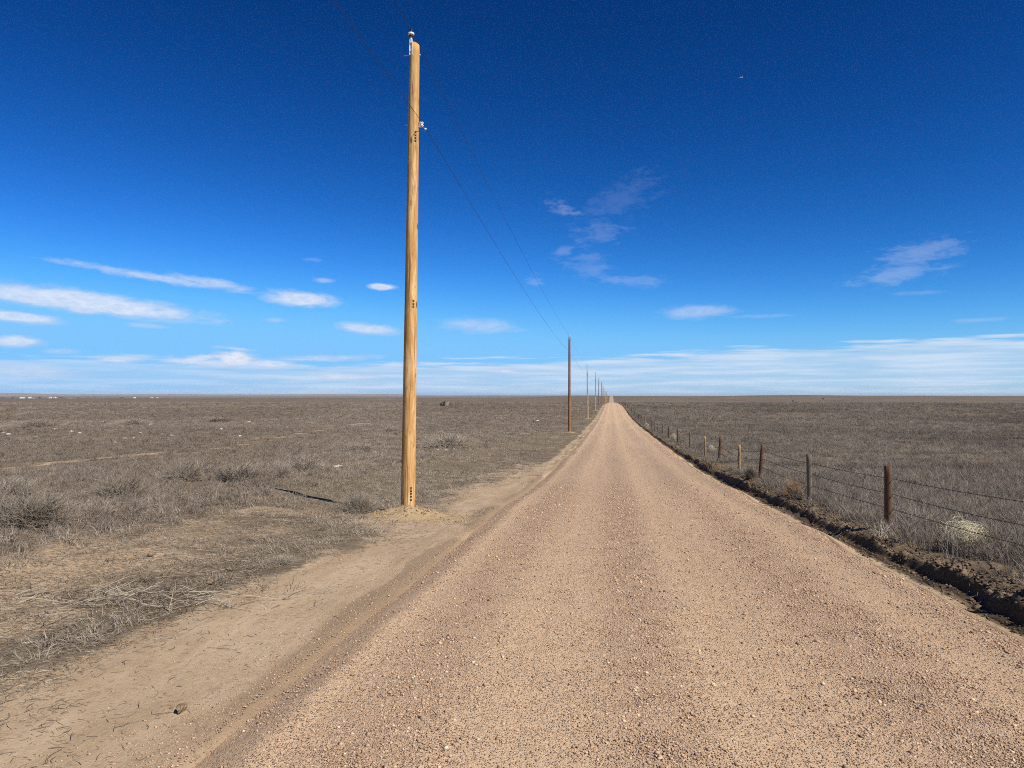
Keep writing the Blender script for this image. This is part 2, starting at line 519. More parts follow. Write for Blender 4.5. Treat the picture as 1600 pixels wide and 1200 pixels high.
# two-track worn across the left field
track_pts = [ground_at(*p) for p in ((-150, 748), (84, 727), (300, 705), (400, 689), (550, 665), (640, 652), (700, 642), (736, 634))]
def track_dist(x, y):
    best = np.full(np.shape(x), 1e9)
    for a, c in zip(track_pts[:-1], track_pts[1:]):
        dx, dy = c.x - a.x, c.y - a.y
        L2 = dx * dx + dy * dy
        t = np.clip(((x - a.x) * dx + (y - a.y) * dy) / L2, 0, 1)
        best = np.minimum(best, np.hypot(x - a.x - t * dx, y - a.y - t * dy))
    return best

def sand_mask(x, y):
    """0 = grass thatch, 1 = bare sandy soil"""
    n = fbm(x * 0.9, y * 0.45, 101, 4)
    n2 = fbm(x * 0.25, y * 0.12, 103, 3)
    s = 1 - sst(-x + n * 1.0, 3.4, 4.5)                         # bladed strip beside the gravel
    near = 1 - sst(y, 8.5, 13)
    s = np.maximum(s, near * (0.62 + 0.5 * n2) * (1 - sst(-x, 6.8, 7.6)) * sst(-x, 4.3, 4.9))  # second bare strip beyond the twig windrow
    s = np.maximum(s, (0.36 + 0.9 * n2 + 0.3 * n) * sst(-x, 4.2, 4.8) * (1 - sst(-x + n * .6, 6.6, 7.4)) * (1 - sst(y, 60, 120)))
    s = s * (1 - 0.72 * sst(y, 19, 40) * sst(-x + n * .5, 2.6, 3.1))
    td = track_dist(x, y)
    tr = np.exp(-((td - 0.8) / 0.32) ** 2)
    s = np.maximum(s, 0.8 * tr * (1 + n))
    left = x < 0.5
    sr = 0.8 * (1 - sst(x, 3.45, 3.75))
    pale = 0.75 * np.exp(-(((x - 9.2) / 2.6) ** 2 + ((y - 27.0) / 1.0) ** 2)) * (1 + n)
    return np.where(left, s, np.maximum(sr, pale))

sandv = sand_mask(V[:, 0], V[:, 1])
mv = np.zeros(len(V))
for k in range(4):
    pd = np.hypot((V[:, 0] - POLE_X - (.18 if k == 0 else 0)) / 1.45, V[:, 1] - POLE_Y0 - SPAN * k + 0.3)
    mv = np.maximum(mv, np.exp(-(pd / 0.72) ** 2))
bxv = bank_x(V[:, 1])
bankv = sst(V[:, 0], bxv - 0.28, bxv - 0.14) * (1 - sst(V[:, 0], bxv + 0.30, bxv + 0.75))
lv, _r = road_edges(V[:, 1])
verge = np.exp(-((V[:, 0] - lv + 0.25 + 0.16 * fbm(V[:, 1] * .7, V[:, 0] * .7, 113, 3)) / 0.20) ** 4) * (0.70 + 1.3 * fbm(V[:, 0] * 1.5, V[:, 1] * .35, 117, 3))
bank_shade = sst(V[:, 0], bxv - 0.22, bxv - 0.10) * (1 - sst(V[:, 0], bxv + 0.02, bxv + 0.10))  # mask for shade painted into the soil colour along the bank's face and foot
colr = np.stack([sandv, mv, bankv, np.where(V[:, 0] < 0.5, verge, bank_shade)], 1).astype(np.float32)
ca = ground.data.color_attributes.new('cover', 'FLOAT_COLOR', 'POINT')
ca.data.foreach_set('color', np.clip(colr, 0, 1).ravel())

# ------------------------------------------------------------------ the gravel road
ry = np.unique(np.round(np.array(list(np.arange(-40, 2.5, .5)) + list(np.arange(2.5, 14, .06)) + grow(14.0, .06, 900, 1.02)), 4))
uu = np.linspace(0, 1, 84)
RU, RY = np.meshgrid(uu, ry)
l, r = road_edges(RY)
l = l - 0.30; r = r + 0.10
RX = l + (r - l) * RU
RZ = road_z(RX, RY)
jit = 0.05 * fbm(RX * 3, RY * 3, 55, 3)
RZ = RZ - 0.20 * (1 - sst(RX + jit, l - 0.10, l + 0.60)) - 0.17 * sst(RX + jit, r - 0.18, r)
rim_r = 0.020 * np.exp(-((RX - r + 0.42) / 0.16) ** 2) + 0.014 * np.exp(-((RX - l - 0.52) / 0.12) ** 2)
RZ = RZ + rim_r + 0.006 * fbm(RX * 7, RY * 7, 57, 3)
rv = np.stack([RX.ravel(), RY.ravel(), RZ.ravel()], 1)
n0, n1_ = len(ry), len(uu)
ri = np.arange(n0 * n1_).reshape(n0, n1_)
rf = np.stack([ri[:-1, :-1], ri[:-1, 1:], ri[1:, 1:], ri[1:, :-1]], -1).reshape(-1, 4)
road = mesh_obj('road', rv, rf, M_ROAD, smooth=True)
tag(road, kind='structure')

def loose_mask(x, y):
    w = 0.14 * vnoise(y * .12, y * 0, 77)
    t = 0
    for c, s_, a in ((-1.2, .30, .9), (0.22, .30, .8), (1.85, .42, 1.0), (3.0, .20, .9)):
        t = t + a * np.exp(-((x - c - w) / s_) ** 2)
    n = fbm(x * 0.9, y * 0.12, 63, 4)
    return np.clip(t * (0.9 + 1.0 * n), 0, 1)
la = road.data.attributes.new('loose', 'FLOAT', 'POINT')
la.data.foreach_set('value', loose_mask(rv[:, 0], rv[:, 1]).astype(np.float32))

# ------------------------------------------------------------------ loose stones on the gravel (uncountable)
def make_stone_mat():
    m, N, b = mat_new('loose_stones')
    c = attr(N, 'tint').outputs['Color']
    pos = N.n('ShaderNodeTexCoord').outputs['Object']
    N.put(b.inputs['Base Color'], c)
    b.inputs['Roughness'].default_value = 0.8
    return m
M_STONE = make_stone_mat()

def scatter_stones(name, n, sampler, zfun, size, label, palette, bury=0.25):
    x, y = sampler(n)
    n = len(x)
    z = zfun(x, y)
    octa = np.array([(1, 0, 0), (0, 1, 0), (-1, 0, 0), (0, -1, 0), (0.1, 0.1, 1), (0, 0, -1)], float)
    tri = np.array([(0, 1, 4), (1, 2, 4), (2, 3, 4), (3, 0, 4), (1, 0, 5), (2, 1, 5), (3, 2, 5), (0, 3, 5)])
    sz = size(n, x, y)
    a = RNG.uniform(0, 2 * math.pi, n)
    P = octa[None] * (1 + RNG.uniform(-.35, .35, (n, 6, 3)))
    P = P + RNG.uniform(-.22, .22, (n, 6, 3))
    P[:, :, 0] *= RNG.uniform(.8, 1.5, n)[:, None]
    P[:, :, 2] *= RNG.uniform(.45, .85, n)[:, None]
    ca_, sa_ = np.cos(a)[:, None], np.sin(a)[:, None]
    X = P[:, :, 0] * ca_ - P[:, :, 1] * sa_
    Y = P[:, :, 0] * sa_ + P[:, :, 1] * ca_
    Vv = np.stack([X, Y, P[:, :, 2]], -1) * sz[:, None, None]
    Vv += np.stack([x, y, z + sz * bury], -1)[:, None, :]
    Ff = (tri[None] + 6 * np.arange(n)[:, None, None]).reshape(-1, 3)
    o = mesh_obj(name, Vv.reshape(-1, 3), Ff, M_STONE)
    pal = np.array(palette)
    pc = pal[RNG.integers(0, len(pal), n)] * RNG.uniform(.75, 1.3, (n, 1))
    cc = np.concatenate([np.clip(pc, 0, 0.8), np.ones((n, 1))], 1)
    at = o.data.color_attributes.new('tint', 'FLOAT_COLOR', 'POINT')
    at.data.foreach_set('color', np.repeat(cc, 6, 0).astype(np.float32).ravel())
    tag(o, label, 'gravel', kind='stuff')
    return o

GPAL = [(.40, .265, .165), (.47, .325, .21), (.36, .235, .155), (.54, .40, .27), (.43, .29, .185), (.38, .255, .17), (.58, .45, .32), (.48, .33, .21), (.32, .215, .155), (.41, .27, .17), (.45, .30, .21)]

def road_surface(x, y):
    l_, r_ = road_edges(y)
    l_ = l_ - .30; r_ = r_ + .10
    z = road_z(x, y)
    z = z - 0.20 * (1 - sst(x, l_ - .10, l_ + .60)) - 0.17 * sst(x, r_ - .18, r_)
    return z + 0.020 * np.exp(-((x - r_ + 0.42) / 0.16) ** 2) + 0.014 * np.exp(-((x - l_ - 0.52) / 0.12) ** 2)

def road_sampler(n):
    m_ = n * 4
    y = 2.9 * (26 / 2.9) ** (RNG.random(m_) ** 1.25)
    x = RNG.uniform(ROAD_L - .12, ROAD_R + .05, m_)
    keep = RNG.random(m_) < (0.20 + 0.80 * loose_mask(x, y)) * (1 - sst(y, 14, 26))
    return x[keep][:n], y[keep][:n]
scatter_stones('gravel', 150000, road_sampler, road_surface,
               lambda n, x, y: np.clip(RNG.lognormal(math.log(.0034), .48, n), .0015, .014) * (1 + .05 * y),
               'loose tan and pinkish stones strewn over the gravel road', GPAL, bury=0.2)

def shoulder_sampler(n):
    y = 3.0 * (14 / 3.0) ** RNG.random(n)
    x = ROAD_L - 0.1 - np.abs(RNG.normal(0, .28, n))
    return x, y
def best_z(x, y):
    return np.maximum(road_surface(x, y), H(x, y))
scatter_stones('shoulder_gravel', 7000, shoulder_sampler, best_z,
               lambda n, x, y: np.clip(RNG.lognormal(math.log(.0042), .4, n), .002, .013),
               'stones rolled down the left shoulder of the gravel road', GPAL)

def clod_sampler(n):
    y = 5.0 * (60 / 5.0) ** RNG.random(n)
    x = bank_x(y) + np.where(RNG.random(n) < .75, 0.03 + np.abs(RNG.normal(0.0, .2, n)), -.12 + RNG.normal(0, .09, n))
    return x, y
scatter_stones('soil_clods', 7000, clod_sampler, H,
               lambda n, x, y: np.clip(RNG.lognormal(math.log(.013), .5, n), .005, .045),
               'crumbled dark soil clods along the bank on the right of the road',
               [(.11, .078, .05), (.16, .115, .072), (.20, .145, .095), (.13, .09, .058)], bury=0.1)
scatter_stones('mound_crumbs', 1600, lambda n: (POLE_X + .2 + RNG.normal(0, .62, n), POLE_Y0 - .3 + RNG.normal(0, .4, n)), H,
               lambda n, x, y: np.clip(RNG.lognormal(math.log(.008), .55, n), .003, .035),
               'yellow earth crumbs heaped around the foot of the nearest pole',
               [(.36, .26, .145), (.42, .31, .18), (.30, .215, .12)], bury=0.2)

scatter_stones('sand_crumbs', 5000, lambda n: (lambda y: (-2.3 - 1.9 * RNG.random(n) ** 1.3, y))(3.0 * (16 / 3.0) ** RNG.random(n)), H,
               lambda n, x, y: np.clip(RNG.lognormal(math.log(.0035), .55, n), .0015, .02),
               'tiny earth crumbs dotting the bare sandy strip beside the road',
               [(.36, .26, .165), (.42, .31, .20), (.28, .20, .125), (.20, .145, .09)], bury=0.1)

# ------------------------------------------------------------------ materials: wood, metal, dry plants
def make_wood(name, light, mid, dark, scale=1.0, grey=0.0):
    m, N, b = mat_new(name)
    pos = N.n('ShaderNodeTexCoord').outputs['Object']
    g1 = N.noise(N.mapping(pos, (22 * scale, 22 * scale, 0.9)), 1.0, 6, 0.6, 0.8)
    g2 = N.noise(N.mapping(pos, (60 * scale, 60 * scale, 2.2)), 1.0, 4, 0.6, 0.3)
    g3 = N.noise(N.mapping(pos, (6, 6, 0.8)), 1.0, 4, 0.6, 0.6)
    c = N.mix(N.step(g3, 0.40, 0.60), mid, light)
    mott = N.noise(N.mapping(pos, (13 * scale, 13 * scale, 2.4), (7, 3, 1)), 1.0, 5, 0.65, 0.6)
    c = N.mix(N.step(mott, 0.50, 0.66, 0.0, 0.75), c, tuple(p_ * .72 for p_ in mid))
    c = N.mix(N.step(mott, 0.36, 0.28, 0.0, 0.6), c, tuple(min(.85, p_ * 1.12) for p_ in light))
    c = N.mix(N.step(g1, 0.47, 0.60, 0.0, 0.85), c, mid)
    c = N.mix(N.step(g1, 0.57, 0.68, 0.0, 0.85), c, dark)
    c = N.mix(N.step(g2, 0.56, 0.70, 0.0, 0.45), c, dark)
    v = N.n('ShaderNodeTexVoronoi', feature='F1')
    N.put(v.inputs['Vector'], N.mapping(pos, (6.5 * scale, 6.5 * scale, 2.6)))
    v.inputs['Scale'].default_value = 1.0
    vs_ = N.n('ShaderNodeSeparateColor'); N.put(vs_.inputs[0], v.outputs['Color'])
    knot = N.m('MULTIPLY', N.step(v.outputs['Distance'], 0.24, 0.12), N.step(vs_.outputs[0], 0.62, 0.64))
    c = N.mix(N.m('MULTIPLY', knot, 0.85), c, tuple(d * 0.35 for d in dark))
    crack = N.noise(N.mapping(pos, (46 * scale, 46 * scale, 0.55), (3, 1, 0)), 1.0, 3, 0.6, 0.4)
    c = N.mix(N.step(crack, 0.645, 0.68, 0.0, 0.85), c, tuple(d * 0.5 for d in dark))
    if grey:
        c = N.mix(grey, c, (0.20, 0.18, 0.16))
    N.put(b.inputs['Base Color'], c)
    b.inputs['Roughness'].default_value = 0.75
    bump(N, b, N.m('ADD', g1, N.m('MULTIPLY', g2, 0.6)), 0.45, 0.012)
    return m
M_PINE = make_wood('new_pine', (0.74, 0.50, 0.235), (0.56, 0.295, 0.09), (0.20, 0.085, 0.028))
M_PINE_RED = make_wood('weathered_red_pine', (0.34, 0.17, 0.075), (0.25, 0.115, 0.048), (0.12, 0.055, 0.025))
M_PINE_PALE = make_wood('pale_pine', (0.60, 0.43, 0.23), (0.47, 0.31, 0.15), (0.25, 0.15, 0.07))
M_PINE_BROWN = make_wood('brown_pine', (0.30, 0.20, 0.12), (0.22, 0.14, 0.08), (0.11, 0.07, 0.04))
M_POST_RUST = make_wood('rust_brown_post', (0.165, 0.090, 0.045), (0.110, 0.056, 0.028), (0.045, 0.024, 0.014), 2.2)
M_POST_GREY = make_wood('grey_post', (0.20, 0.165, 0.12), (0.15, 0.12, 0.085), (0.07, 0.055, 0.04), 2.2)
M_POST_TAN = make_wood('tan_post', (0.42, 0.285, 0.135), (0.32, 0.205, 0.09), (0.15, 0.09, 0.045), 2.2)
M_POST_DARK = make_wood('dark_post', (0.10, 0.075, 0.055), (0.07, 0.052, 0.038), (0.03, 0.024, 0.018), 2.2)

def simple(name, col, rough=0.5, metal=0.0, var=0.25, scale=30, spec=0.4):
    m, N, b = mat_new(name)
    pos = N.n('ShaderNodeTexCoord').outputs['Object']
    n = N.noise(pos, scale, 4, 0.6)
    N.put(b.inputs['Base Color'], N.mix(N.step(n, 0.3, 0.7), tuple(c * (1 - var) for c in col), tuple(min(1, c * (1 + var)) for c in col)))
    b.inputs['Roughness'].default_value = rough
    b.inputs['Metallic'].default_value = metal
    b.inputs['Specular IOR Level'].default_value = spec
    return m
M_GALV = simple('galvanised_steel', (0.66, 0.67, 0.68), 0.5, 0.1, 0.10)
M_PORC = simple('white_porcelain', (0.78, 0.78, 0.76), 0.15, 0.0, 0.05)
M_DARKI = simple('dark_glaze', (0.03, 0.025, 0.025), 0.3, 0.0, 0.2)
M_WIRE = simple('weathered_conductor', (0.05, 0.05, 0.055), 0.55, 0.4, 0.2)
M_BARB = simple('rusty_wire', (0.045, 0.035, 0.028), 0.7, 0.3, 0.3)
M_MARK = simple('black_paint', (0.012, 0.011, 0.010), 0.8, 0.0, 0.2)
M_LIME = simple('white_stone', (0.62, 0.58, 0.50), 0.85, 0.0, 0.25, 14)
M_CLOD = simple('dry_earth_clod', (0.23, 0.165, 0.105), 0.95, 0.0, 0.5, 50, 0.1)
M_DARKSTUMP = simple('charred_stump', (0.035, 0.028, 0.022), 0.9, 0.0, 0.4, 10)
M_WALL = simple('white_siding', (0.80, 0.80, 0.78), 0.7, 0.0, 0.05, 0.3)
M_ROOF = simple('pale_metal_roof', (0.62, 0.62, 0.64), 0.6, 0.0, 0.08, 0.3)
M_LEAFDARK = simple('dark_evergreen', (0.035, 0.042, 0.026), 0.9, 0.0, 0.4, 0.8, 0.1)
M_BARK = simple('bark', (0.09, 0.065, 0.045), 0.9, 0.0, 0.3, 4)
M_BIRD = simple('pale_feathers', (0.75, 0.74, 0.72), 0.8, 0.0, 0.1)

def make_plant_mat(name, a, c, tip=None, tr=0.0):
    m, N, b = mat_new(name)
    oi = N.n('ShaderNodeObjectInfo')
    geo = N.n('ShaderNodeNewGeometry')
    f = N.step(oi.outputs['Random'], 0.0, 1.0, kind='LINEAR')
    rp = geo.outputs['Random Per Island']
    col = N.mix(N.m('ADD', N.m('MULTIPLY', f, 0.5), N.m('MULTIPLY', rp, 0.5)), a, c)
    big = N.noise(geo.outputs['Position'], 0.13, 4, 0.6)
    col = N.mix(N.step(big, 0.40, 0.66, 0.0, 0.5), col, tip or c)
    vast = N.noise(N.mapping(geo.outputs['Position'], (0.03, 0.012, 0.03)), 1.0, 4, 0.6)
    col = N.mix(N.step(vast, 0.42, 0.62, 0.0, 0.35), col, tuple(q * 0.55 for q in a))
    N.put(b.inputs['Base Color'], col)
    b.inputs['Roughness'].default_value = 0.9
    b.inputs['Specular IOR Level'].default_value = 0.15
    return m
M_GRASS_L = make_plant_mat('dry_grass_brown', (0.150, 0.119, 0.091), (0.475, 0.402, 0.315), (0.305, 0.240, 0.173))
M_GRASS_R = make_plant_mat('dry_weed_grey', (0.126, 0.104, 0.081), (0.360, 0.310, 0.248), (0.261, 0.211, 0.162))
M_BUSH = make_plant_mat('grey_brush_twigs', (0.19, 0.155, 0.115), (0.50, 0.43, 0.34), (0.34, 0.28, 0.21))
M_STRAW = make_plant_mat('pale_straw', (0.50, 0.42, 0.26), (0.82, 0.75, 0.55), (0.68, 0.60, 0.40))
M_RUSTWEED = make_plant_mat('rusty_tumbleweed', (0.25, 0.155, 0.085), (0.46, 0.31, 0.18), (0.38, 0.24, 0.13))
M_TWIG = make_plant_mat('twig_litter', (0.060, 0.045, 0.033), (0.27, 0.215, 0.15), (0.14, 0.105, 0.072))
M_TWIG_PALE = make_plant_mat('bleached_twig', (0.34, 0.28, 0.20), (0.60, 0.53, 0.41), (0.50, 0.43, 0.32))
M_TWIG_DARK = make_plant_mat('dark_twig', (0.050, 0.038, 0.030), (0.13, 0.10, 0.075), (0.09, 0.07, 0.05))

# ------------------------------------------------------------------ shape helpers
def tube(path, radii, sides=6, cap=True):
    """verts, faces of a tube along a path"""
    P = [Vector(p) for p in path]
    V_, F_ = [], []
    n = len(P)
    up = Vector((0, 0, 1))
    for i, p in enumerate(P):
        t = (P[min(i + 1, n - 1)] - P[max(i - 1, 0)]).normalized()
        ref = up if abs(t.z) < 0.9 else Vector((1, 0, 0))
        a = t.cross(ref).normalized(); b_ = t.cross(a).normalized()
        r = radii[i] if hasattr(radii, '__len__') else radii
        for k in range(sides):
            th = 2 * math.pi * k / sides
            V_.append(p + a * (r * math.cos(th)) + b_ * (r * math.sin(th)))
    for i in range(n - 1):
        for k in range(sides):
            q = (k + 1) % sides
            F_.append((i * sides + k, i * sides + q, (i + 1) * sides + q, (i + 1) * sides + k))
    if cap:
        F_.append(tuple(range(sides))[::-1])
        F_.append(tuple((n - 1) * sides + k for k in range(sides)))
    return V_, F_

class MB:
    def __init__(s):
        s.v, s.f = [], []
    def add(s, vf):
        o = len(s.v)
        s.v += [tuple(p) for p in vf[0]]
        s.f += [tuple(i + o for i in f) for f in vf[1]]
        return s
    def tube(s, path, r, sides=6, cap=True):
        return s.add(tube(path, r, sides, cap))
    def box(s, c, d, rot=None):
        R = rot or Matrix.Identity(3)
        V_ = [Vector(c) + R @ Vector((x * d[0] / 2, y * d[1] / 2, z * d[2] / 2)) for x in (-1, 1) for y in (-1, 1) for z in (-1, 1)]
        return s.add((V_, [(0, 1, 3, 2), (4, 6, 7, 5), (0, 4, 5, 1), (2, 3, 7, 6), (0, 2, 6, 4), (1, 5, 7, 3)]))
    def lathe(s, prof, c=(0, 0, 0), sides=16):
        V_, F_ = [], []
        for (r, z) in prof:
            for k in range(sides):
                th = 2 * math.pi * k / sides
                V_.append((c[0] + r * math.cos(th), c[1] + r * math.sin(th), c[2] + z))
        for i in range(len(prof) - 1):
            for k in range(sides):
                q = (k + 1) % sides
                F_.append((i * sides + k, i * sides + q, (i + 1) * sides + q, (i + 1) * sides + k))
        F_.append(tuple(range(sides))[::-1]); F_.append(tuple((len(prof) - 1) * sides + k for k in range(sides)))
        return s.add((V_, F_))
    def build(s, name, mat, parent=None, smooth=False):
        return mesh_obj(name, s.v, s.f, mat, parent, smooth)

# ------------------------------------------------------------------ utility poles
PTOP = 8.90
def make_pole(k, x, y, mat, label, h=PTOP, detail=True):
    zb = h1(x, y) - 0.06
    t = empty('utility_pole', (x, y, zb))
    tag(t, label, 'utility pole', 'utility poles along the left side of the road')
    rs = random.Random(100 + k)
    lean = Vector((0.0125 if k == 0 else rs.uniform(-.008, .008), rs.uniform(-.004, .004)))
    if k == 0: t.rotation_euler = (0, lean.x, 0)
    else: t.rotation_euler = (lean.y, lean.x, 0)
    h = h + 0.06
    r0, r1 = 0.139, 0.097
    sides = 32 if k < 2 else 12
    rings = 60 if k < 2 else 6
    V_, F_ = [], []
    for i in range(rings + 1):
        f = i / rings
        z = -0.5 + (h + 0.5) * f
        rad = r0 + (r1 - r0) * max(0, z / h)
        for q in range(sides):
            th = 2 * math.pi * q / sides
            rr_ = rad * (1 + (0.035 * float(vnoise(np.array([q * 3.0 / sides * 2]), np.array([z * 0.9]), 5 + k)[0]) if k < 2 else 0))
            zz = z
            if i == rings:                         # sawn roof slope at the top
                zz = z + 0.012 - 0.028 * math.cos(th - 0.4)
                rr_ *= 0.97
            V_.append((rr_ * math.cos(th), rr_ * math.sin(th), zz))
    for i in range(rings):
        for q in range(sides):
            p = (q + 1) % sides
            F_.append((i * sides + q, i * sides + p, (i + 1) * sides + p, (i + 1) * sides + q))
    F_.append(tuple(rings * sides + q for q in range(sides)))
    sh = mesh_obj('shaft', V_, F_, mat, t)
    for p in sh.data.polygons: p.use_smooth = len(p.vertices) == 4
    # pole-top bracket on the camera's left face
    bx_, by_ = (-0.035, -0.125)
    m = MB()
    m.box((bx_, by_, h - 0.10), (0.055, 0.012, 0.30))
    m.box((bx_ - 0.026, by_ - 0.014, h - 0.10), (0.006, 0.03, 0.30))
    m.box((bx_ + 0.026, by_ - 0.014, h - 0.10), (0.006, 0.03, 0.30))
    m.tube([(bx_, by_ - 0.01, h - 0.02), (bx_, by_ - 0.01, h + 0.12)], 0.022, 10)
    br = m.build('top_bracket', M_GALV, t)
    for dz in (-0.02, -0.17):
        MB().tube([(bx_, by_ - 0.035, h + dz), (bx_, 0.13, h + dz)], 0.011, 8).build('bolt', M_GALV, br)
    m = MB(); m.tube([(-0.20, 0.0, h - 0.20), (0.125, 0.0, h - 0.20)], 0.009, 8); m.build('bolt', M_GALV, t)
    m = MB()
    m.lathe([(0.024, 0.0), (0.055, 0.012), (0.062, 0.03), (0.060, 0.048), (0.042, 0.06)], (bx_, by_ - 0.01, h + 0.115), 18)
    ins = m.build('insulator', M_PORC, t, True)
    m = MB()
    m.lathe([(0.040, 0.0), (0.046, 0.012), (0.026, 0.022), (0.026, 0.034), (0.038, 0.045), (0.030, 0.062)], (bx_, by_ - 0.01, h + 0.175), 14)
    m.build('insulator_head', M_DARKI, ins, True)
    m = MB()
    m.lathe([(0.030, 0.0), (0.050, 0.010), (0.052, 0.02), (0.03, 0.028)], (bx_, by_ - 0.01, h + 0.09), 14)
    m.build('insulator_skirt', M_DARKI, ins, True)
    # neutral bracket with spool on the road side, 1.55 m below the top
    zn = h - 1.55
    m = MB()
    m.box((0.145, 0, zn + 0.045), (0.09, 0.05, 0.008)); m.box((0.145, 0, zn - 0.045), (0.09, 0.05, 0.008))
    m.box((0.118, 0, zn), (0.008, 0.05, 0.10))
    nb = m.build('neutral_bracket', M_GALV, t)
    m = MB(); m.lathe([(0.034, -0.036), (0.036, -0.018), (0.022, 0), (0.036, 0.018), (0.034, 0.036)], (0.165, 0, zn), 14)
    m.build('spool', M_PORC, nb, True)
    m = MB(); m.tube([(-0.17, 0, zn), (0.13, 0, zn)], 0.010, 8); m.build('bolt', M_GALV, t)
    if k == 0:
        # stencilled marks low on the shaft, mid height and below the neutral: small dark blocks
        for zc, n_ in ((0.33, 5), (3.95, 3), (h - 1.80, 4)):
            m = MB()
            thc = math.radians(-52)
            rad = r0 + (r1 - r0) * zc / h
            for q in range(n_):
                z = zc + (q - (n_ - 1) / 2) * 0.055
                for (du, dz, w, hh) in ((-.011, 0, .008, .036), (.011, 0, .008, .036), (0, rs.choice((-.013, .0, .013)), .018, .008), (0, .015 * rs.choice((-1, 1)), .018, .008)):
                    th = thc + du / rad
                    R = Matrix.Rotation(th + math.pi / 2, 3, 'Z')
                    rp_ = rad + 0.004
                    m.box((rp_ * math.cos(th), rp_ * math.sin(th), z + dz), (w, 0.007, hh), R)
            m.build('stencil_mark', M_MARK, t)
        m = MB()
        m.lathe([(0.010, -0.02), (0.024, -0.01), (0.024, 0.01), (0.010, 0.02)], (0.215, 0.08, zn - 0.06), 10)
        m.build('wire_clamp', M_PORC, nb, True)
    return t, zb

pole_mats = {0: M_PINE, 1: M_PINE_RED, 2: M_PINE_PALE, 3: M_PINE_PALE, 4: M_PINE_BROWN, 5: M_PINE_BROWN}
pole_labels = {
    0: 'tall new yellow pine pole standing nearest, in a heap of spoil',
    1: 'reddish brown pole, second nearest in the row of poles',
    2: 'pale tan pole, third nearest in the row of poles',
    3: 'thin pale pole, fourth nearest in the row of poles',
    4: 'brown pole, fifth nearest in the row of poles',
    5: 'brown pole, sixth nearest in the row of poles',
}
poles = []
for k in range(15):
    y = POLE_Y0 + SPAN * k
    x = POLE_X + (0 if k == 0 else random.uniform(-.12, .12))
    t, zb = make_pole(k, x, y, pole_mats.get(k, (M_PINE, M_PINE_BROWN, M_PINE_PALE)[k % 3]),
                      pole_labels.get(k, 'tiny far pole in the cluster where the road meets the horizon'))
    if k >= 6:
        t['group'] = 'far poles clustered at the end of the road'
    poles.append((x, y, zb, t))

def strand(name, pts, sag, r, label, mat, sides=6, seg=26):
    path = []
    for a, b_ in zip(pts[:-1], pts[1:]):
        for i in range(seg):
            f = i / seg
            p = a.lerp(b_, f); p.z -= 4 * sag * f * (1 - f)
            path.append(p)
    path.append(pts[-1])
    V_, F_ = tube(path, r, sides)
    o = mesh_obj(name, V_, F_, mat, smooth=True)
    return o
bpy.context.view_layer.update()
def on_pole(i, loc):
    return poles[i][3].matrix_world @ Vector(loc)
hh_ = PTOP + 0.06
top_pts = [on_pole(i, (-0.035, -0.135, hh_ + 0.245)) for i in range(len(poles))]
neu_pts = [on_pole(i, (0.203, 0.0, hh_ - 1.55)) for i in range(len(poles))]
for pts in (top_pts, neu_pts):
    p0 = pts[0].copy(); p0.y -= SPAN; p0.z += 0.9
    pts.insert(0, p0)
o = strand('power_wire', top_pts, 0.42, 0.0050, '', M_WIRE)
tag(o, 'upper thin dark power wire running over the pole-top insulators', 'power line')
o = strand('power_wire', neu_pts, 0.50, 0.0050, '', M_WIRE)
tag(o, 'lower thin dark wire running along the road side of the poles', 'power line')

# ------------------------------------------------------------------ barbed wire fence
FX = 4.32
fence = empty('barbed_wire_fence', (FX, 12.7, h1(FX, 12.7)))
tag(fence, 'barbed wire fence on leaning wooden posts right of the gravel road', 'fence')
fo = Vector(fence.location)
ct, st_ = math.cos(YAW), math.sin(YAW)
def fence_y(px, X=FX):
    t = (px - 800) / F
    D = X / (t * ct - st_)
    return D * ct + t * D * st_, D
post_px = [(1387.5, 728, 1386), (1264, 710, 1264.5), (1191.5, 694, 1185), (1155, 695, 1155), (1126, 682, 1122), (1101.5, 682, 1101.5),
           (1078.5, 675, 1078), (1058.5, 669, 1058.3), (1044.5, 665.5, 1044.5), (1035.5, 662, 1035), (1028.5, 660.5, 1028),
           (1023.5, 659, 1023.5), (1017.5, 656, 1017.5), (1011.5, 654, 1011.5)]
pmats = [M_POST_RUST, M_POST_GREY, M_POST_RUST, M_POST_TAN, M_POST_RUST, M_POST_TAN, M_POST_GREY, M_POST_DARK, M_POST_DARK, M_POST_GREY, M_POST_GREY, M_POST_GREY, M_POST_DARK, M_POST_GREY]
plabel = ['rust brown post nearest the camera', 'thick grey green post', 'rust brown post leaning to the right', 'tan post with a bright edge', 'rust brown slightly leaning post', 'light tan post']
posts = []          # top positions
def fence_post(base, top, r, mat, seed, label=None):
    rs = random.Random(seed)
    V_, F_ = [], []
    S, Rn = 14, 10
    base = base - Vector((0, 0, 0.35))
    for i in range(Rn + 1):
        p = base.lerp(top, i / Rn) - fo
        for q in range(S):
            th = 2 * math.pi * q / S
            rr_ = r * (1.06 - 0.1 * i / Rn) * (1 + 0.10 * float(vnoise(np.array([q / S * 5.0]), np.array([i * 0.4 + seed]), 9)[0]))
            V_.append((p.x + rr_ * math.cos(th), p.y + rr_ * math.sin(th), p.z + (rs.uniform(-.012, .012) if i == Rn else 0)))
    for i in range(Rn):
        for q in range(S):
            p_ = (q + 1) % S
            F_.append((i * S + q, i * S + p_, (i + 1) * S + p_, (i + 1) * S + q))
    F_.append(tuple(Rn * S + q for q in range(S)))
    o = mesh_obj('post', V_, F_, mat, fence)
    for p in o.data.polygons: p.use_smooth = len(p.vertices) == 4
    if label: o['label'] = label
    return o
fp = []
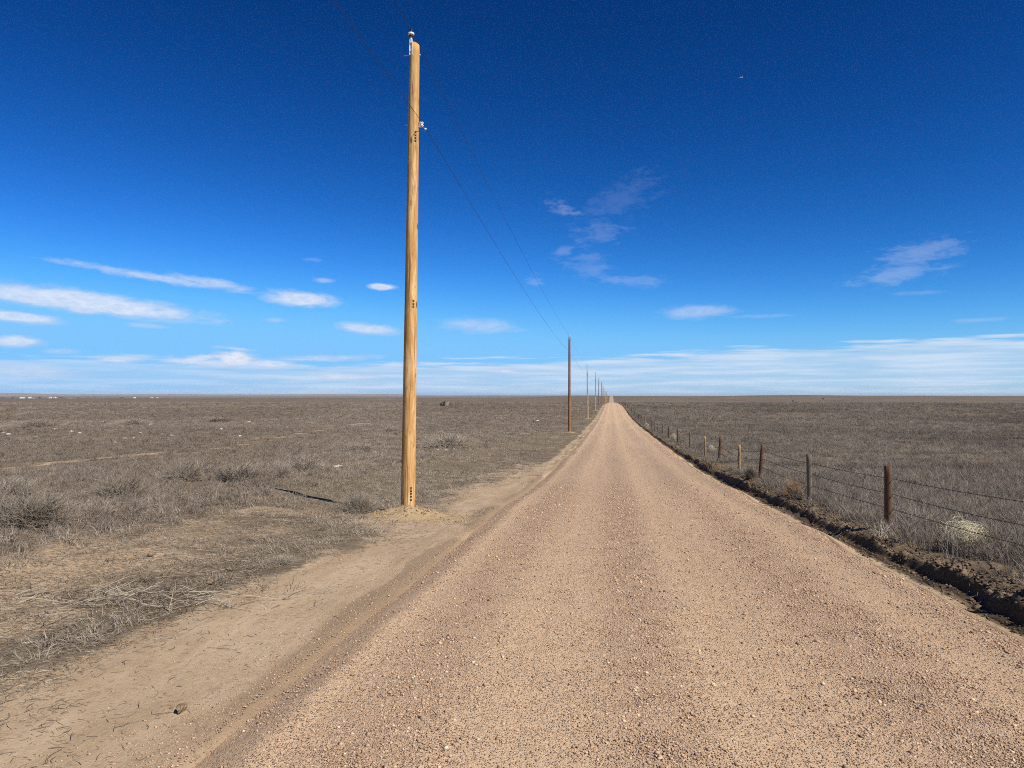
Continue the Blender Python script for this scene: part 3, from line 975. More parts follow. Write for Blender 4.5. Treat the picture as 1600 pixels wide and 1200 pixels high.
for yv in (-3.0, 2.2, 7.5):
    b_ = Vector((FX, yv, h1(FX, yv)))
    fp.append((b_, b_ + Vector((random.uniform(-.03, .03), 0, 0.99)), 0.055, M_POST_GREY, None))
for i, (xt, yt, xb) in enumerate(post_px):
    y_, D = fence_y(xb)
    b_ = Vector((FX, y_, h1(FX, y_)))
    d = pdir(xt, yt)
    tp = Vector((0, 0, EYE)) + d * (y_ / d.y)
    tp.z = min(max(tp.z, b_.z + 0.85), b_.z + 1.22)
    fp.append((b_, tp, 0.058 if i < 2 else 0.052, pmats[i], plabel[i] if i < len(plabel) else None))
y_ = fp[-1][0].y
while y_ < 330:
    y_ += random.uniform(4.6, 6.4)
    b_ = Vector((FX + random.uniform(-.05, .05), y_, h1(FX, y_)))
    fp.append((b_, b_ + Vector((random.uniform(-.08, .08), random.uniform(-.06, .06), random.uniform(.95, 1.1))), 0.05,
               random.choice((M_POST_GREY, M_POST_TAN, M_POST_DARK, M_POST_GREY)), None))
for i, (b_, tp, r_, m_, lb) in enumerate(fp):
    fence_post(b_, tp, r_, m_, 300 + i, lb)
for w, drop in enumerate((0.20, 0.44, 0.68)):
    m = MB()
    path = []
    for (b_, tp, r_, m_, lb) in fp:
        ax = (tp - b_).normalized()
        path.append(tp - ax * drop + Vector((r_ * 0.95, 0, 0)) - fo)
    full = []
    rs = random.Random(w)
    for a, c in zip(path[:-1], path[1:]):
        sg = rs.uniform(.01, .05)
        for q in range(8):
            f = q / 8
            p = a.lerp(c, f); p.z -= 4 * sg * f * (1 - f)
            full.append(p)
    full.append(path[-1])
    m.tube(full, 0.0042, 5)
    wr = m.build('wire', M_BARB, fence)
    m = MB()
    for a, c in zip(full[:-1], full[1:]):           # barbs on the near spans
        if a.y + fo.y > 34 or a.y + fo.y < 4: continue
        L = (c - a).length
        for q in range(max(1, int(L / 0.14))):
            p = a.lerp(c, (q + .5) / max(1, int(L / 0.14)))
            for s_ in range(2):
                d = Vector((rs.uniform(-1, 1), rs.uniform(-.3, .3), rs.uniform(-1, 1))).normalized() * 0.018
                m.tube([p - d, p + d], 0.0022, 3)
    m.build('barbs', M_BARB, wr)['kind'] = 'stuff'

# ------------------------------------------------------------------ dry plants: prototypes for the uncountable cover
def blades_mesh(name, n, spread, hmin, hmax, width, lean, seed, mat, curl=0.4):
    rs = random.Random(seed)
    V_, F_ = [], []
    for i in range(n):
        a = rs.uniform(0, 2 * math.pi); rd = spread * math.sqrt(rs.random())
        b_ = Vector((rd * math.cos(a), rd * math.sin(a), -0.02))
        h = rs.uniform(hmin, hmax)
        la = rs.uniform(0, 2 * math.pi) if rs.random() < .5 else a
        ln = lean * rs.uniform(.2, 1.3)
        d = Vector((math.cos(la) * ln, math.sin(la) * ln, 1)).normalized()
        m_ = b_ + d * h * 0.55
        d2 = (d + Vector((math.cos(la + rs.uniform(-1, 1)), math.sin(la + rs.uniform(-1, 1)), -rs.uniform(0, .8))) * curl).normalized()
        t_ = m_ + d2 * h * 0.5
        wa = rs.uniform(0, math.pi)
        w = Vector((math.cos(wa), math.sin(wa), 0)) * width * rs.uniform(.6, 1.3)
        o = len(V_)
        V_ += [b_ - w, b_ + w, m_ + w * .7, m_ - w * .7, t_]
        F_ += [(o, o + 1, o + 2, o + 3), (o + 3, o + 2, o + 4)]
    me = bpy.data.meshes.new(name)
    me.from_pydata([tuple(v) for v in V_], [], F_)
    me.materials.append(mat)
    return bpy.data.objects.new(name, me)

def twiggy_mesh(nb, R, Hh, seed, thick=0.004, sides=3, spray=3, lean=(0, 0)):
    """a brushy ball of forking stems"""
    rs = random.Random(seed)
    m = MB()
    for i in range(nb):
        a = rs.uniform(0, 2 * math.pi)
        el_ = math.asin(rs.uniform(0.05, 1.0))
        d = Vector((math.cos(a) * math.cos(el_) * R, math.sin(a) * math.cos(el_) * R, math.sin(el_) * Hh)) * rs.uniform(.55, 1.0)
        d += Vector((lean[0], lean[1], 0)) * rs.random()
        s0 = Vector((rs.gauss(0, .12) * R, rs.gauss(0, .12) * R, -0.02))
        mid = s0 + d * 0.5 + Vector((0, 0, 0.15 * Hh)) + Vector((rs.gauss(0, .06), rs.gauss(0, .06), 0)) * R
        end = s0 + d
        m.tube([s0, mid, end], [thick, thick * .8, thick * .35], sides, False)
        for q in range(spray):
            f = rs.uniform(.35, .95)
            p = (s0.lerp(mid, f * 2) if f < .5 else mid.lerp(end, f * 2 - 1))
            dd = (d.normalized() + Vector((rs.uniform(-1, 1), rs.uniform(-1, 1), rs.uniform(-.4, .9)))).normalized() * R * rs.uniform(.15, .45)
            m.tube([p, p + dd * .55 + Vector((0, 0, .02 * R)), p + dd], [thick * .55, thick * .45, thick * .2], sides, False)
    return m

# points with size and turn, and a node group that puts a tuft on each
def scatter_group(name, protos):
    g = bpy.data.node_groups.new(name, 'GeometryNodeTree')
    g.interface.new_socket('Geometry', in_out='INPUT', socket_type='NodeSocketGeometry')
    g.interface.new_socket('Geometry', in_out='OUTPUT', socket_type='NodeSocketGeometry')
    gi = g.nodes.new('NodeGroupInput'); go = g.nodes.new('NodeGroupOutput')
    iop = g.nodes.new('GeometryNodeInstanceOnPoints')
    join = g.nodes.new('GeometryNodeJoinGeometry')
    for p in protos:
        oi = g.nodes.new('GeometryNodeObjectInfo')
        oi.inputs['Object'].default_value = p
        oi.inputs['As Instance'].default_value = True
        g.links.new(oi.outputs['Geometry'], join.inputs[0])
    mp = g.nodes.new('GeometryNodeMeshToPoints')
    g.links.new(gi.outputs[0], mp.inputs[0])
    g.links.new(mp.outputs[0], iop.inputs['Points'])
    g.links.new(join.outputs[0], iop.inputs['Instance'])
    iop.inputs['Pick Instance'].default_value = True
    def na(nm, ty):
        n = g.nodes.new('GeometryNodeInputNamedAttribute')
        n.data_type = ty
        n.inputs['Name'].default_value = nm
        return n.outputs['Attribute']
    g.links.new(na('pick', 'INT'), iop.inputs['Instance Index'])
    g.links.new(na('size', 'FLOAT_VECTOR'), iop.inputs['Scale'])
    e2r = g.nodes.new('FunctionNodeEulerToRotation')
    g.links.new(na('turn', 'FLOAT_VECTOR'), e2r.inputs[0])
    g.links.new(e2r.outputs[0], iop.inputs['Rotation'])
    g.links.new(iop.outputs[0], go.inputs[0])
    return g

def scatter(name, x, y, size, tilt, protos, label, cat, zoff=0.0, pick=None):
    n = len(x)
    z = H(x, y) + zoff
    me = bpy.data.meshes.new(name)
    me.vertices.add(n)
    me.vertices.foreach_set('co', np.stack([x, y, z], 1).astype(np.float32).ravel())
    def put(nm, ty, key, arr):
        a = me.attributes.new(nm, ty, 'POINT'); a.data.foreach_set(key, arr.ravel())
    put('size', 'FLOAT_VECTOR', 'vector', size.astype(np.float32))
    put('turn', 'FLOAT_VECTOR', 'vector', np.stack([RNG.normal(0, tilt, n), RNG.normal(0, tilt, n), RNG.uniform(0, 6.283, n)], 1).astype(np.float32))
    put('pick', 'INT', 'value', (RNG.integers(0, len(protos), n) if pick is None else pick).astype(np.int32))
    o = bpy.data.objects.new(name, me)
    COL.objects.link(o)
    md = o.modifiers.new('scatter', 'NODES')
    md.node_group = scatter_group(name + '_nodes', protos)
    tag(o, label, cat, kind='stuff')
    return o

def polar_points(n, a0, a1, r0, r1, rk, pw):
    """random points in a sector, even per square metre up to rk, thinning beyond"""
    rt = np.concatenate([np.linspace(r0, rk, 400), rk * (r1 / rk) ** np.linspace(0, 1, 600)[1:]])
    w = rt * np.where(rt < rk, 1.0, (rk / rt) ** pw)
    cdf = np.concatenate([[0], np.cumsum((w[1:] + w[:-1]) / 2 * np.diff(rt))]); cdf /= cdf[-1]
    r_ = np.interp(RNG.random(n), cdf, rt)
    a = np.radians(RNG.uniform(a0, a1, n))
    return r_ * np.sin(a), r_ * np.cos(a), r_

lg = [blades_mesh('low_grass_tuft', 46, .17, .05, .17, .0030, 1.3, 20 + i, M_GRASS_L, .9) for i in range(4)]
tw = []
for i in range(3):
    mm = twiggy_mesh(26, .20, .20, 60 + i, .0035, 3, 3)
    me = bpy.data.meshes.new('low_brush'); me.from_pydata(mm.v, [], mm.f); me.materials.append(M_GRASS_L)
    tw.append(bpy.data.objects.new('low_brush', me))
rtw = []
for i in range(3):
    mm = twiggy_mesh(30, .26, .30, 80 + i, .0032, 3, 4)
    me = bpy.data.meshes.new('weed_brush'); me.from_pydata(mm.v, [], mm.f); me.materials.append(M_GRASS_R)
    rtw.append(bpy.data.objects.new('weed_brush', me))
rg = [blades_mesh('weed_tuft', 60, .20, .14, .38, .0028, .65, 40 + i, M_GRASS_R, .5) for i in range(4)]

# left field
x, y, r_ = polar_points(95000, -47, 6, 3.5, 620, 18, 1.65)
n = fbm(x * 0.35, y * 0.35, 141, 4); n_b = fbm(x * .06, y * .06, 143, 3)
n_p = fbm(x * .9, y * .9, 145, 3)
p = sst(-x + .5 * n, 6.2, 7.6) * np.clip(0.62 + 1.5 * n + 1.0 * n_b + 1.3 * n_p, 0.10, 1)
p = np.maximum(p, (0.75 + 1.1 * n) * sst(-x + .9 * n, 3.3, 4.1) * sst(r_, 6.5, 9))
wind = np.exp(-((x + 4.35 + .3 * vnoise(y * .5, y * 0, 7)) / .34) ** 2) * (1 - sst(y, 8.3, 9.6))
p = np.maximum(p, 0.9 * wind)
p = np.maximum(p, 0.55 * sst(-x, 2.75, 3.4) * sst(y, 19, 30) * (1 + n))
p = np.maximum(p, 0.75 * np.exp(-((x + 2.62) / .12) ** 2) * sst(n, -.05, .25) * sst(y, 11, 15))
p = p * (1 - 0.97 * np.exp(-((track_dist(x, y) - .8) / .45) ** 2))
p = p * (1 - np.exp(-(np.hypot((x - POLE_X) / 1.6, y - POLE_Y0 + .4) / .75) ** 4))
sdx, sdy = -0.848, 0.530
st_t = (x - POLE_X) * sdx + (y - POLE_Y0) * sdy
st_d = np.abs((x - POLE_X) * sdy - (y - POLE_Y0) * sdx)
p = p * (1 - .97 * np.exp(-(st_d / .5) ** 4) * (st_t > -.2) * (st_t < 4.9))      # cover thinned along the pole's shadow line so the cast shadow shows
p = np.where(x > -2.45, 0, p)
k = RNG.random(len(x)) < p
x, y, r_ = x[k], y[k], r_[k]
wide = np.maximum(1, (r_ / 20) ** .55) * RNG.uniform(.7, 1.35, len(x))
tall = np.maximum(1, (r_ / 25) ** .30) * RNG.uniform(.5, 1.5, len(x)) * np.where(-x < 6.6, .55, 1.0)
isb = (RNG.random(len(x)) < np.where(-x > 7.0, .26, .02)).astype(int)
pick = np.where(isb == 1, RNG.integers(0, 3, len(x)), RNG.integers(3, 7, len(x)))
scatter('dry_field_grass', x, y, np.stack([wide, wide, tall], 1), .12, lg[::-1] + tw[::-1], 'short brown dead grass and brush covering the field left of the road', 'dry grass', pick=pick)

# right field and fence row
x, y, r_ = polar_points(80000, -2, 48, 4.5, 620, 20, 1.62)
n = fbm(x * 0.4, y * 0.4, 151, 4); n_b = fbm(x * .07, y * .11, 153, 3)
p = sst(x, bank_x(y) + .22, bank_x(y) + .62) * (1.0 + .8 * np.exp(-((x - 4.8) / .5) ** 2)) * (0.95 + .9 * n + 0.6 * n_b)
pale = np.exp(-(((x - 9.2) / 2.6) ** 2 + ((y - 27.0) / 1.0) ** 2))
p = p * (1 - .9 * pale)
twp = ground_at(1508, 872)
p = p * (1 - .9 * np.exp(-(np.hypot(x - twp.x + .1, y - twp.y + .25) / .33) ** 4))
k = RNG.random(len(x)) < p
x, y, r_, n_b = x[k], y[k], r_[k], n_b[k]
wide = np.maximum(1, (r_ / 20) ** .55) * RNG.uniform(.7, 1.35, len(x))
row = np.exp(-((x - 4.9) / .55) ** 2)
tall = np.maximum(1, (r_ / 40) ** .25) * RNG.uniform(.55, 1.15, len(x)) * (1.0 + .8 * n_b) * (1 + .35 * row)
isb = RNG.random(len(x)) < (.12 + .5 * row)
pick = np.where(isb, RNG.integers(0, 3, len(x)), RNG.integers(3, 7, len(x)))
scatter('dry_weeds', x, y, np.stack([wide, wide, tall], 1), .13, rg[::-1] + rtw[::-1], 'dense grey brown dead weeds filling the field beyond the fence', 'dry weeds', pick=pick)

# straw and twig litter lying on the soil
def litter(name, x, y, lmin, lmax, rad, mat, label, zf=H):
    n = len(x)
    L = lmin + (lmax - lmin) * RNG.random(n) ** 1.7; a = RNG.uniform(0, math.pi, n)
    dx, dy = np.cos(a) * L / 2, np.sin(a) * L / 2
    bend = RNG.normal(0, .16, n) * L
    xs_ = np.stack([x - dx, x - np.sin(a) * bend, x + dx], 1); ys_ = np.stack([y - dy, y + np.cos(a) * bend, y + dy], 1)
    zs_ = zf(xs_.ravel(), ys_.ravel()).reshape(n, 3) + rad * .6
    lift = np.abs(RNG.normal(0, .10, (n, 3))) * L[:, None] * .5
    zs_ = zs_ + lift
    r_ = rad * RNG.uniform(.5, 1.4, n)
    V_ = np.zeros((n, 6, 3))
    for j in range(3):
        for q, sg in enumerate((-1, 1)):
            o1 = sg * r_ * (.8, 1, .4)[j]
            V_[:, j * 2 + q, 0] = xs_[:, j] - np.sin(a) * o1
            V_[:, j * 2 + q, 1] = ys_[:, j] + np.cos(a) * o1
            V_[:, j * 2 + q, 2] = zs_[:, j] + o1 * .7
    fc = np.array([(0, 1, 3, 2), (2, 3, 5, 4)])
    F_ = (fc[None] + 6 * np.arange(n)[:, None, None]).reshape(-1, 4)
    o = mesh_obj(name, V_.reshape(-1, 3), F_, mat)
    tag(o, label, 'plant litter', kind='stuff')
def lit_pts(n, fn, x0=-12, x1=-2.4, y0=3.2, y1=30):
    x = RNG.uniform(x0, x1, n); y = y0 * (y1 / y0) ** RNG.random(n)
    k = RNG.random(n) < fn(x, y)
    return x[k], y[k]
def dens_l(x, y):
    n = fbm(x * .8, y * .5, 161, 4)
    wind = np.exp(-((x + 4.35 + .3 * vnoise(y * .5, y * 0, 7)) / .42) ** 2) * (1 - sst(y, 8.6, 10))
    return np.clip(wind + sst(-x + .9 * n, 3.0, 4.2) * (.50 + 1.2 * n) + sst(-x, 6.5, 7.5) * .3 + 0.04 * np.clip(1 + 4 * n, 0, 3) * sst(-x, 2.5, 3.2), 0, 1)
x, y = lit_pts(240000, dens_l); litter('straw_litter', x, y, .025, .11, .0017, M_TWIG, 'fine straw and twig litter strewn beside the left verge')
x, y = lit_pts(16000, lambda x, y: dens_l(x, y) * .8); litter('pale_straw_litter', x, y, .04, .17, .0018, M_TWIG_PALE, 'bleached straw pieces lying among the darker litter on the left')
x, y = lit_pts(2600, lambda x, y: .05 + .30 * (vnoise(x, y, 5) > .1) * sst(-x, 2.5, 2.9), -4.3, -2.5, 3.0, 14)
litter('sand_twigs', x, y, .008, .10, .0017, M_TWIG_DARK, 'small dark twigs scattered on the bare sandy strip by the road')
x, y = lit_pts(1500, lambda x, y: .5 + 0 * x, 3.3, 4.3, 4.5, 30)
litter('bank_straw', x, y, .03, .2, .0025, M_TWIG, 'stray straws caught in the trench and on the soil bank')

# ------------------------------------------------------------------ bushes one can point at
bush_meshes = []
for i in range(4):
    mm = twiggy_mesh(210, .42, .36, 500 + i, .0032, 3, 5)
    me = bpy.data.meshes.new('dry_bush'); me.from_pydata(mm.v, [], mm.f); me.materials.append(M_BUSH)
    bush_meshes.append(me)
def bush(px, py, w, h, i, label, mesh=None, rz=None):
    p = ground_at(px, py)
    D = math.hypot(p.x, p.y)
    sx_ = 1.3 * w * D / F / 0.84; sz_ = h * D / F / 0.36
    o = bpy.data.objects.new('dry_bush', mesh or bush_meshes[i % 4])
    COL.objects.link(o)
    o.location = p
    o.scale = (sx_, sx_, sz_)
    o.rotation_euler = (0, 0, i * 1.7 if rz is None else rz)
    tag(o, label, 'bush', 'dry bushes in the field left of the road')
    return o
for i, (px, py, w, h, lb) in enumerate([
    (556, 801, 66, 34, 'dry grey bush just left of the nearest pole, over its shadow'),
    (40, 822, 110, 48, 'wide grey bush at the left picture edge above the bare strip'),
    (190, 778, 72, 34, 'spreading grey bush along the track edge, left part of the field'),
    (290, 752, 64, 36, 'bushy dark clump with a pale upright stalk, left field'),
    (375, 752, 80, 30, 'low broad bush between the stalk clump and the shadow tip'),
    (436, 750, 44, 32, 'grey bush at the far tip of the pole shadow'),
    (474, 738, 70, 30, 'fluffy pale bush right behind the pole shadow tip'),
    (18, 775, 66, 26, 'dark bush at the left picture edge, farther back than the wide grey one'),
    (697, 698, 90, 22, 'broad low brush right of the nearest pole, middle of the field'),
    (560, 706, 60, 16, 'low brown bush left of the nearest pole, middle distance'),
    (610, 675, 40, 10, 'small brush clump touching the left side of the nearest pole'),
    (56, 668, 60, 12, 'far brush patch toward the left picture edge'),
    (205, 664, 50, 10, 'far small brush patch in the left field below the white houses'),
    (338, 660, 60, 10, 'far brush patch in the middle of the left field'),
    (440, 880, 44, 13, 'small dark bush alone on the bare sandy verge')]):
    bush(px, py, w, h, i, lb)
p = ground_at(309, 726)
st = mesh_obj('dry_stalk', *tube([(0, 0, -.02), (0.01, 0, .22), (-.03, .01, .42)], [.012, .010, .006], 6), M_STRAW)
st.location = ground_at(309, 742); tag(st, 'pale dead stalk standing upright out of the dark clump', 'stalk')
st = mesh_obj('dry_stalk', *tube([(0, 0, -.02), (0.02, 0, .12), (.07, .01, .26)], [.009, .008, .004], 6), M_TWIG_PALE)
st.location = ground_at(337, 776); tag(st, 'thin pale stalk leaning right at the edge of the track', 'stalk')

# weeds of the fence row that stand out
def fbush(px, py, w, h, label, mat, seed, nb=130, name='dry_bush', cat='bush', X=None):
    p = ground_at(px, py)
    D = math.hypot(p.x, p.y)
    R = w * D / F / 2
    mm = twiggy_mesh(nb, R, h * D / F, seed, .0036, 3, 4)
    o = mm.build(name, mat)
    o.location = p
    tag(o, label, cat)
    return o
fbush(1440, 832, 90, 40, 'tangled grey weed just right of the nearest fence post', M_BUSH, 801)
fbush(1378, 842, 44, 30, 'pale weed stems crossed at the foot of the nearest fence post', M_TWIG_PALE, 802, 26)
fbush(1240, 776, 40, 36, 'rusty orange dead weed beside the second fence post', M_RUSTWEED, 803)
fbush(1172, 748, 26, 20, 'dark tangled brush at the foot of the leaning third post', M_TWIG_DARK, 804)
fbush(1136, 716, 22, 12, 'pale tan weed between the fourth and fifth fence posts', M_RUSTWEED, 805, 70)

# tumbleweeds: balls of curled straw
def tumbleweed(px, py, rx, rz_, n, mat, label, seed, thick, tilt=0.0):
    rs = random.Random(seed)
    p = ground_at(px, py)
    D = math.hypot(p.x, p.y)
    a, c = rx * D / F, rz_ * D / F
    m = MB()
    for i in range(n):
        ax = Vector((rs.gauss(.1, .7), rs.gauss(.7, .5), rs.gauss(.2, .6))).normalized()
        u = ax.orthogonal().normalized(); v = ax.cross(u)
        ph = rs.uniform(0, 6.28); arc = rs.uniform(.6, 2.0); q = rs.uniform(.35, 1.0) * rs.uniform(.7, 1.2)
        path = []
        for j in range(6):
            th = ph + arc * j / 5
            w_ = (u * math.cos(th) + v * math.sin(th)) * q * (1 + .12 * math.sin(3 * th + i)) + ax * rs.uniform(-.06, .06) + ax * .25 * (q - .8)
            path.append(Vector((w_.x * a, w_.y * a * .8, w_.z * c)))
        m.tube(path, thick * rs.uniform(.6, 1.2), 3, False)
    for i in range(n // 22):
        d_ = Vector((rs.gauss(0, 1), rs.gauss(0, .8), rs.gauss(.2, .8))).normalized()
        e_ = Vector((d_.x * a, d_.y * a * .8, d_.z * c))
        k_ = rs.uniform(1.05, 1.45)
        m.tube([e_ * .5, e_ * .9 + Vector((0, 0, .02)), e_ * k_ + Vector((rs.gauss(0, .04), 0, rs.gauss(0, .04)))], thick * .7, 3, False)
    o = m.build('tumbleweed', mat)
    o.location = p + Vector((0, 0, c * .92))
    o.rotation_euler = (0, tilt, rs.uniform(-.3, .3) + YAW)
    tag(o, label, 'tumbleweed', 'tumbleweeds caught along the fence')
tumbleweed(1512, 870, 31, 24, 620, M_STRAW, 'large bright straw tumbleweed against the fence at the right edge', 1, .0024, .5)
tumbleweed(1053, 689, 6, 6, 160, M_STRAW, 'small pale tumbleweed by the eighth fence post, far along the fence', 2, .008)
tumbleweed(1111, 708, 6, 6, 160, M_STRAW, 'small pale tumbleweed beside the light tan fence post', 3, .006)
tumbleweed(1010, 667, 3, 3, 90, M_STRAW, 'tiny pale tumbleweed deep in the row of far fence posts', 4, .012)

# ------------------------------------------------------------------ brush pile, clod, single twigs
bp = ground_at(215, 940)
pile = empty('brush_pile', bp, 0.15)
tag(pile, 'heap of broken grey and pale twigs on the left verge', 'brush pile')
tw_meshes = []
for i in range(5):
    rs = random.Random(900 + i)
    pth = [Vector((-.20, 0, 0))]
    for q in range(4):
        pth.append(pth[-1] + Vector((.10, rs.uniform(-.03, .03), rs.uniform(-.015, .022))))
    mm = MB().tube(pth, [.0045, .0055, .005, .004, .002], 5)
    mm.tube([pth[2], pth[2] + Vector((.05, rs.choice((-.05, .05)), .02)), pth[2] + Vector((.11, rs.choice((-.07, .07)), .02))], [.003, .0025, .001], 4)
    me = bpy.data.meshes.new('twig'); me.from_pydata(mm.v, [], mm.f); tw_meshes.append(me)
rs = random.Random(33)
tmats = [M_TWIG_PALE, M_TWIG_DARK, M_BUSH, M_TWIG_PALE, M_BUSH]
for i, me in enumerate(tw_meshes): me.materials.append(tmats[i])
for i in range(230):
    o = bpy.data.objects.new('twig', tw_meshes[rs.randrange(5)])
    COL.objects.link(o); o.parent = pile
    u, v = rs.gauss(0, .62), rs.gauss(0, .24)
    wx, wy = bp.x + u * math.cos(.15) - v * math.sin(.15), bp.y + u * math.sin(.15) + v * math.cos(.15)
    o.location = (u, v, h1(wx, wy) - bp.z + .012 + abs(rs.gauss(0, .05)) * math.exp(-(u / .5) ** 2))
    o.rotation_euler = (rs.uniform(0, 6.28), rs.gauss(0, .22), rs.gauss(.5, .9))
    s = rs.uniform(.3, 1.0); o.scale = (s, s * .7, s * .7)

def lone_twig(px, py, length, rz, mi, label):
    o = bpy.data.objects.new('twig', tw_meshes[mi]); COL.objects.link(o)
    p = ground_at(px, py); D = math.hypot(p.x, p.y)
    s = length * D / F / .40
    o.location = p + Vector((0, 0, .008)); o.scale = (s, s, s); o.rotation_euler = (rs.uniform(0, 6), 0, rz)
    tag(o, label, 'twig', 'single twigs on the sandy verge')
lone_twig(111, 1157, 26, 2.2, 1, 'dark straight twig at the bottom left of the sandy verge')
lone_twig(192, 1170, 24, 2.4, 1, 'dark bent twig left of the road near the bottom edge')
lone_twig(258, 1118, 26, .5, 1, 'dark twig leading to the earth clod')
lone_twig(525, 965, 22, 2.4, 1, 'dark forked twig on the sand close to the gravel edge')
lone_twig(430, 950, 20, 1.4, 1, 'short dark twig alone in the middle of the sandy verge')
lone_twig(15, 1045, 34, .4, 0, 'bleached stick at the left picture edge')
lone_twig(120, 1000, 46, .15, 0, 'long bleached stick lying along the dark litter')
lone_twig(368, 930, 24, .1, 1, 'dark twig lying right of the brush pile')
lone_twig(325, 868, 34, .2, 3, 'pale broken branch above the brush pile, beside the lone dark bush')
lone_twig(1222, 835, 20, .9, 0, 'pale stick on the trench edge right of the road')
lone_twig(1455, 905, 36, .9, 0, 'curved pale stick rising from the trench on the right')
lone_twig(1300, 760, 20, 1.0, 0, 'pale stick standing at the foot of the second fence post')

def rock(name, p, s, mat, seed, lumps=.35, sub=2):
    bm = bmesh.new()
    bmesh.ops.create_icosphere(bm, subdivisions=sub, radius=1)
    rs_ = random.Random(seed)
    off = Vector((rs_.uniform(0, 50), rs_.uniform(0, 50), 0))
    for v in bm.verts:
        c = v.co.copy()
        k_ = 1 + lumps * (float(fbm(np.array([c.x * 1.6 + off.x + c.z]), np.array([c.y * 1.6 + off.y - c.z]), seed, 3)[0]))
        v.co = Vector((c.x * s[0], c.y * s[1], c.z * s[2])) * k_
    o = bm_obj(name, bm, mat)
    o.location = p
    o.rotation_euler = (0, 0, rs_.uniform(0, 6.28))
    return o
p = ground_at(284, 1112)
o = rock('earth_clod', p + Vector((0, 0, .022)), (.045, .032, .032), M_CLOD, 5, .9, 3)
tag(o, 'lumpy brown earth clod lying on the sandy strip', 'clod')
p = ground_at(327, 915)
o = rock('earth_clod', p + Vector((0, 0, .03)), (.038, .03, .028), M_CLOD, 6, .8, 2)
tag(o, 'reddish earth clod at the right end of the brush pile', 'clod')
p = ground_at(235, 870)
o = rock('earth_clod', p + Vector((0, 0, .03)), (.038, .03, .026), M_CLOD, 7, .8, 2)
tag(o, 'brown earth clod on the bare strip above the brush pile', 'clod')

stone_px = [(56, 683), (180, 692), (195, 686), (208, 685), (219, 677), (291, 691), (112, 675), (125, 677), (6, 677), (12, 679), (150, 750), (416, 706),
            (375, 682), (389, 660), (267, 681), (56, 699), (325, 788), (586, 707), (697, 704), (684, 703), (709, 702), (487, 661), (782, 654),
            (85, 671), (30, 672), (160, 660), (236, 664), (345, 671), (820, 657), (840, 658), (180, 672), (448, 668)]
for i, (px, py) in enumerate(stone_px):
    p = ground_at(px, py); D = math.hypot(p.x, p.y)
    w = random.uniform(2.2, 4.0) * D / F
    o = rock('stone', p + Vector((0, 0, w * .12)), (w, w * .7, w * .38), M_LIME, 40 + i, .6, 1)
    tag(o, 'small white stone lying in the dead grass left of the road', 'stone', 'white stones in the left field')
p = ground_at(529, 729)
w = 7.5 * math.hypot(p.x, p.y) / F
o = rock('stone', p, (w, w * .7, w * .32), M_LIME, 99, .6, 2); tag(o, 'largest flat white stone, left of the nearest pole above its shadow', 'stone', 'white stones in the left field')

# ------------------------------------------------------------------ far things
p = ground_at(700, 634)
D = math.hypot(p.x, p.y)
o = rock('earth_mound', p, (9 * D / F, 6 * D / F, 5.0 * D / F), M_GROUND, 77, .4, 3)
o.rotation_euler = (0, 0, 0)
tag(o, 'low bare mound in the left field between the first two poles', 'mound')
for dx, hgt, lb in ((-9, 5.5, 'dark stump on the left end of the low mound'), (-4.5, 7.5, 'taller dark stump on the low mound, right of the other')):
    q = p + Vector((dx * D / F, -1.5, 0)); q.z = h1(q.x, q.y)
    m = MB()
    hgt = hgt * D / F
    m.tube([(0, 0, -.3), (.05, 0, hgt * .5), (.2, 0, hgt * .95)], [.42, .36, .20], 8)
    m.tube([(.05, 0, hgt * .5), (-.6, .1, hgt * .75)], [.22, .1], 6)
    o = m.build('stump', M_DARKSTUMP); o.location = q
    tag(o, lb, 'stump')
for px, py, lb in ((1239, 627.5, 'tiny dark shrub far out in the right field'), (1286, 624, 'tiny dark shrub near the horizon above the second fence post')):
    p = ground_at(px, py); D = math.hypot(p.x, p.y)
    mm = twiggy_mesh(90, 1.5 * D / F, 2.4 * D / F, int(px), .06, 3, 4)
    o = mm.build('shrub', M_LEAFDARK); o.location = p; tag(o, lb, 'shrub')

def far_point(px, D):
    d = pdir(px, 618); s = D / math.hypot(d.x, d.y)
    return Vector((d.x * s, d.y * s, h1(d.x * s, d.y * s)))
def farm_building(px, D, L, Wd, hw, label, gr):
    p = far_point(px, D)
    t = empty('farm_building', p, random.uniform(-.5, .5))
    tag(t, label, 'building', gr)
    m = MB(); m.box((0, 0, hw / 2 - .3), (L, Wd, hw + .6))
    for s_ in (-1, 1):
        m.add(([(s_ * L / 2, -Wd / 2, hw), (s_ * L / 2, Wd / 2, hw), (s_ * L / 2, 0, hw + Wd * .22)], [(0, 1, 2)]))
    m.build('wall', M_WALL, t)
    m = MB()
    for s_ in (-1, 1):
        a = math.atan2(.44, 1)
        m.box((0, s_ * Wd * .26, hw + Wd * .115), (L + .8, Wd * .60, .18), Matrix.Rotation(-s_ * math.atan(.44), 3, 'X'))
    m.build('roof', M_ROOF, t)
    m = MB(); m.box((L * .1, -Wd / 2 - .04, 1.6), (3.2, .1, 3.2)); m.build('door', M_ROOF, t)
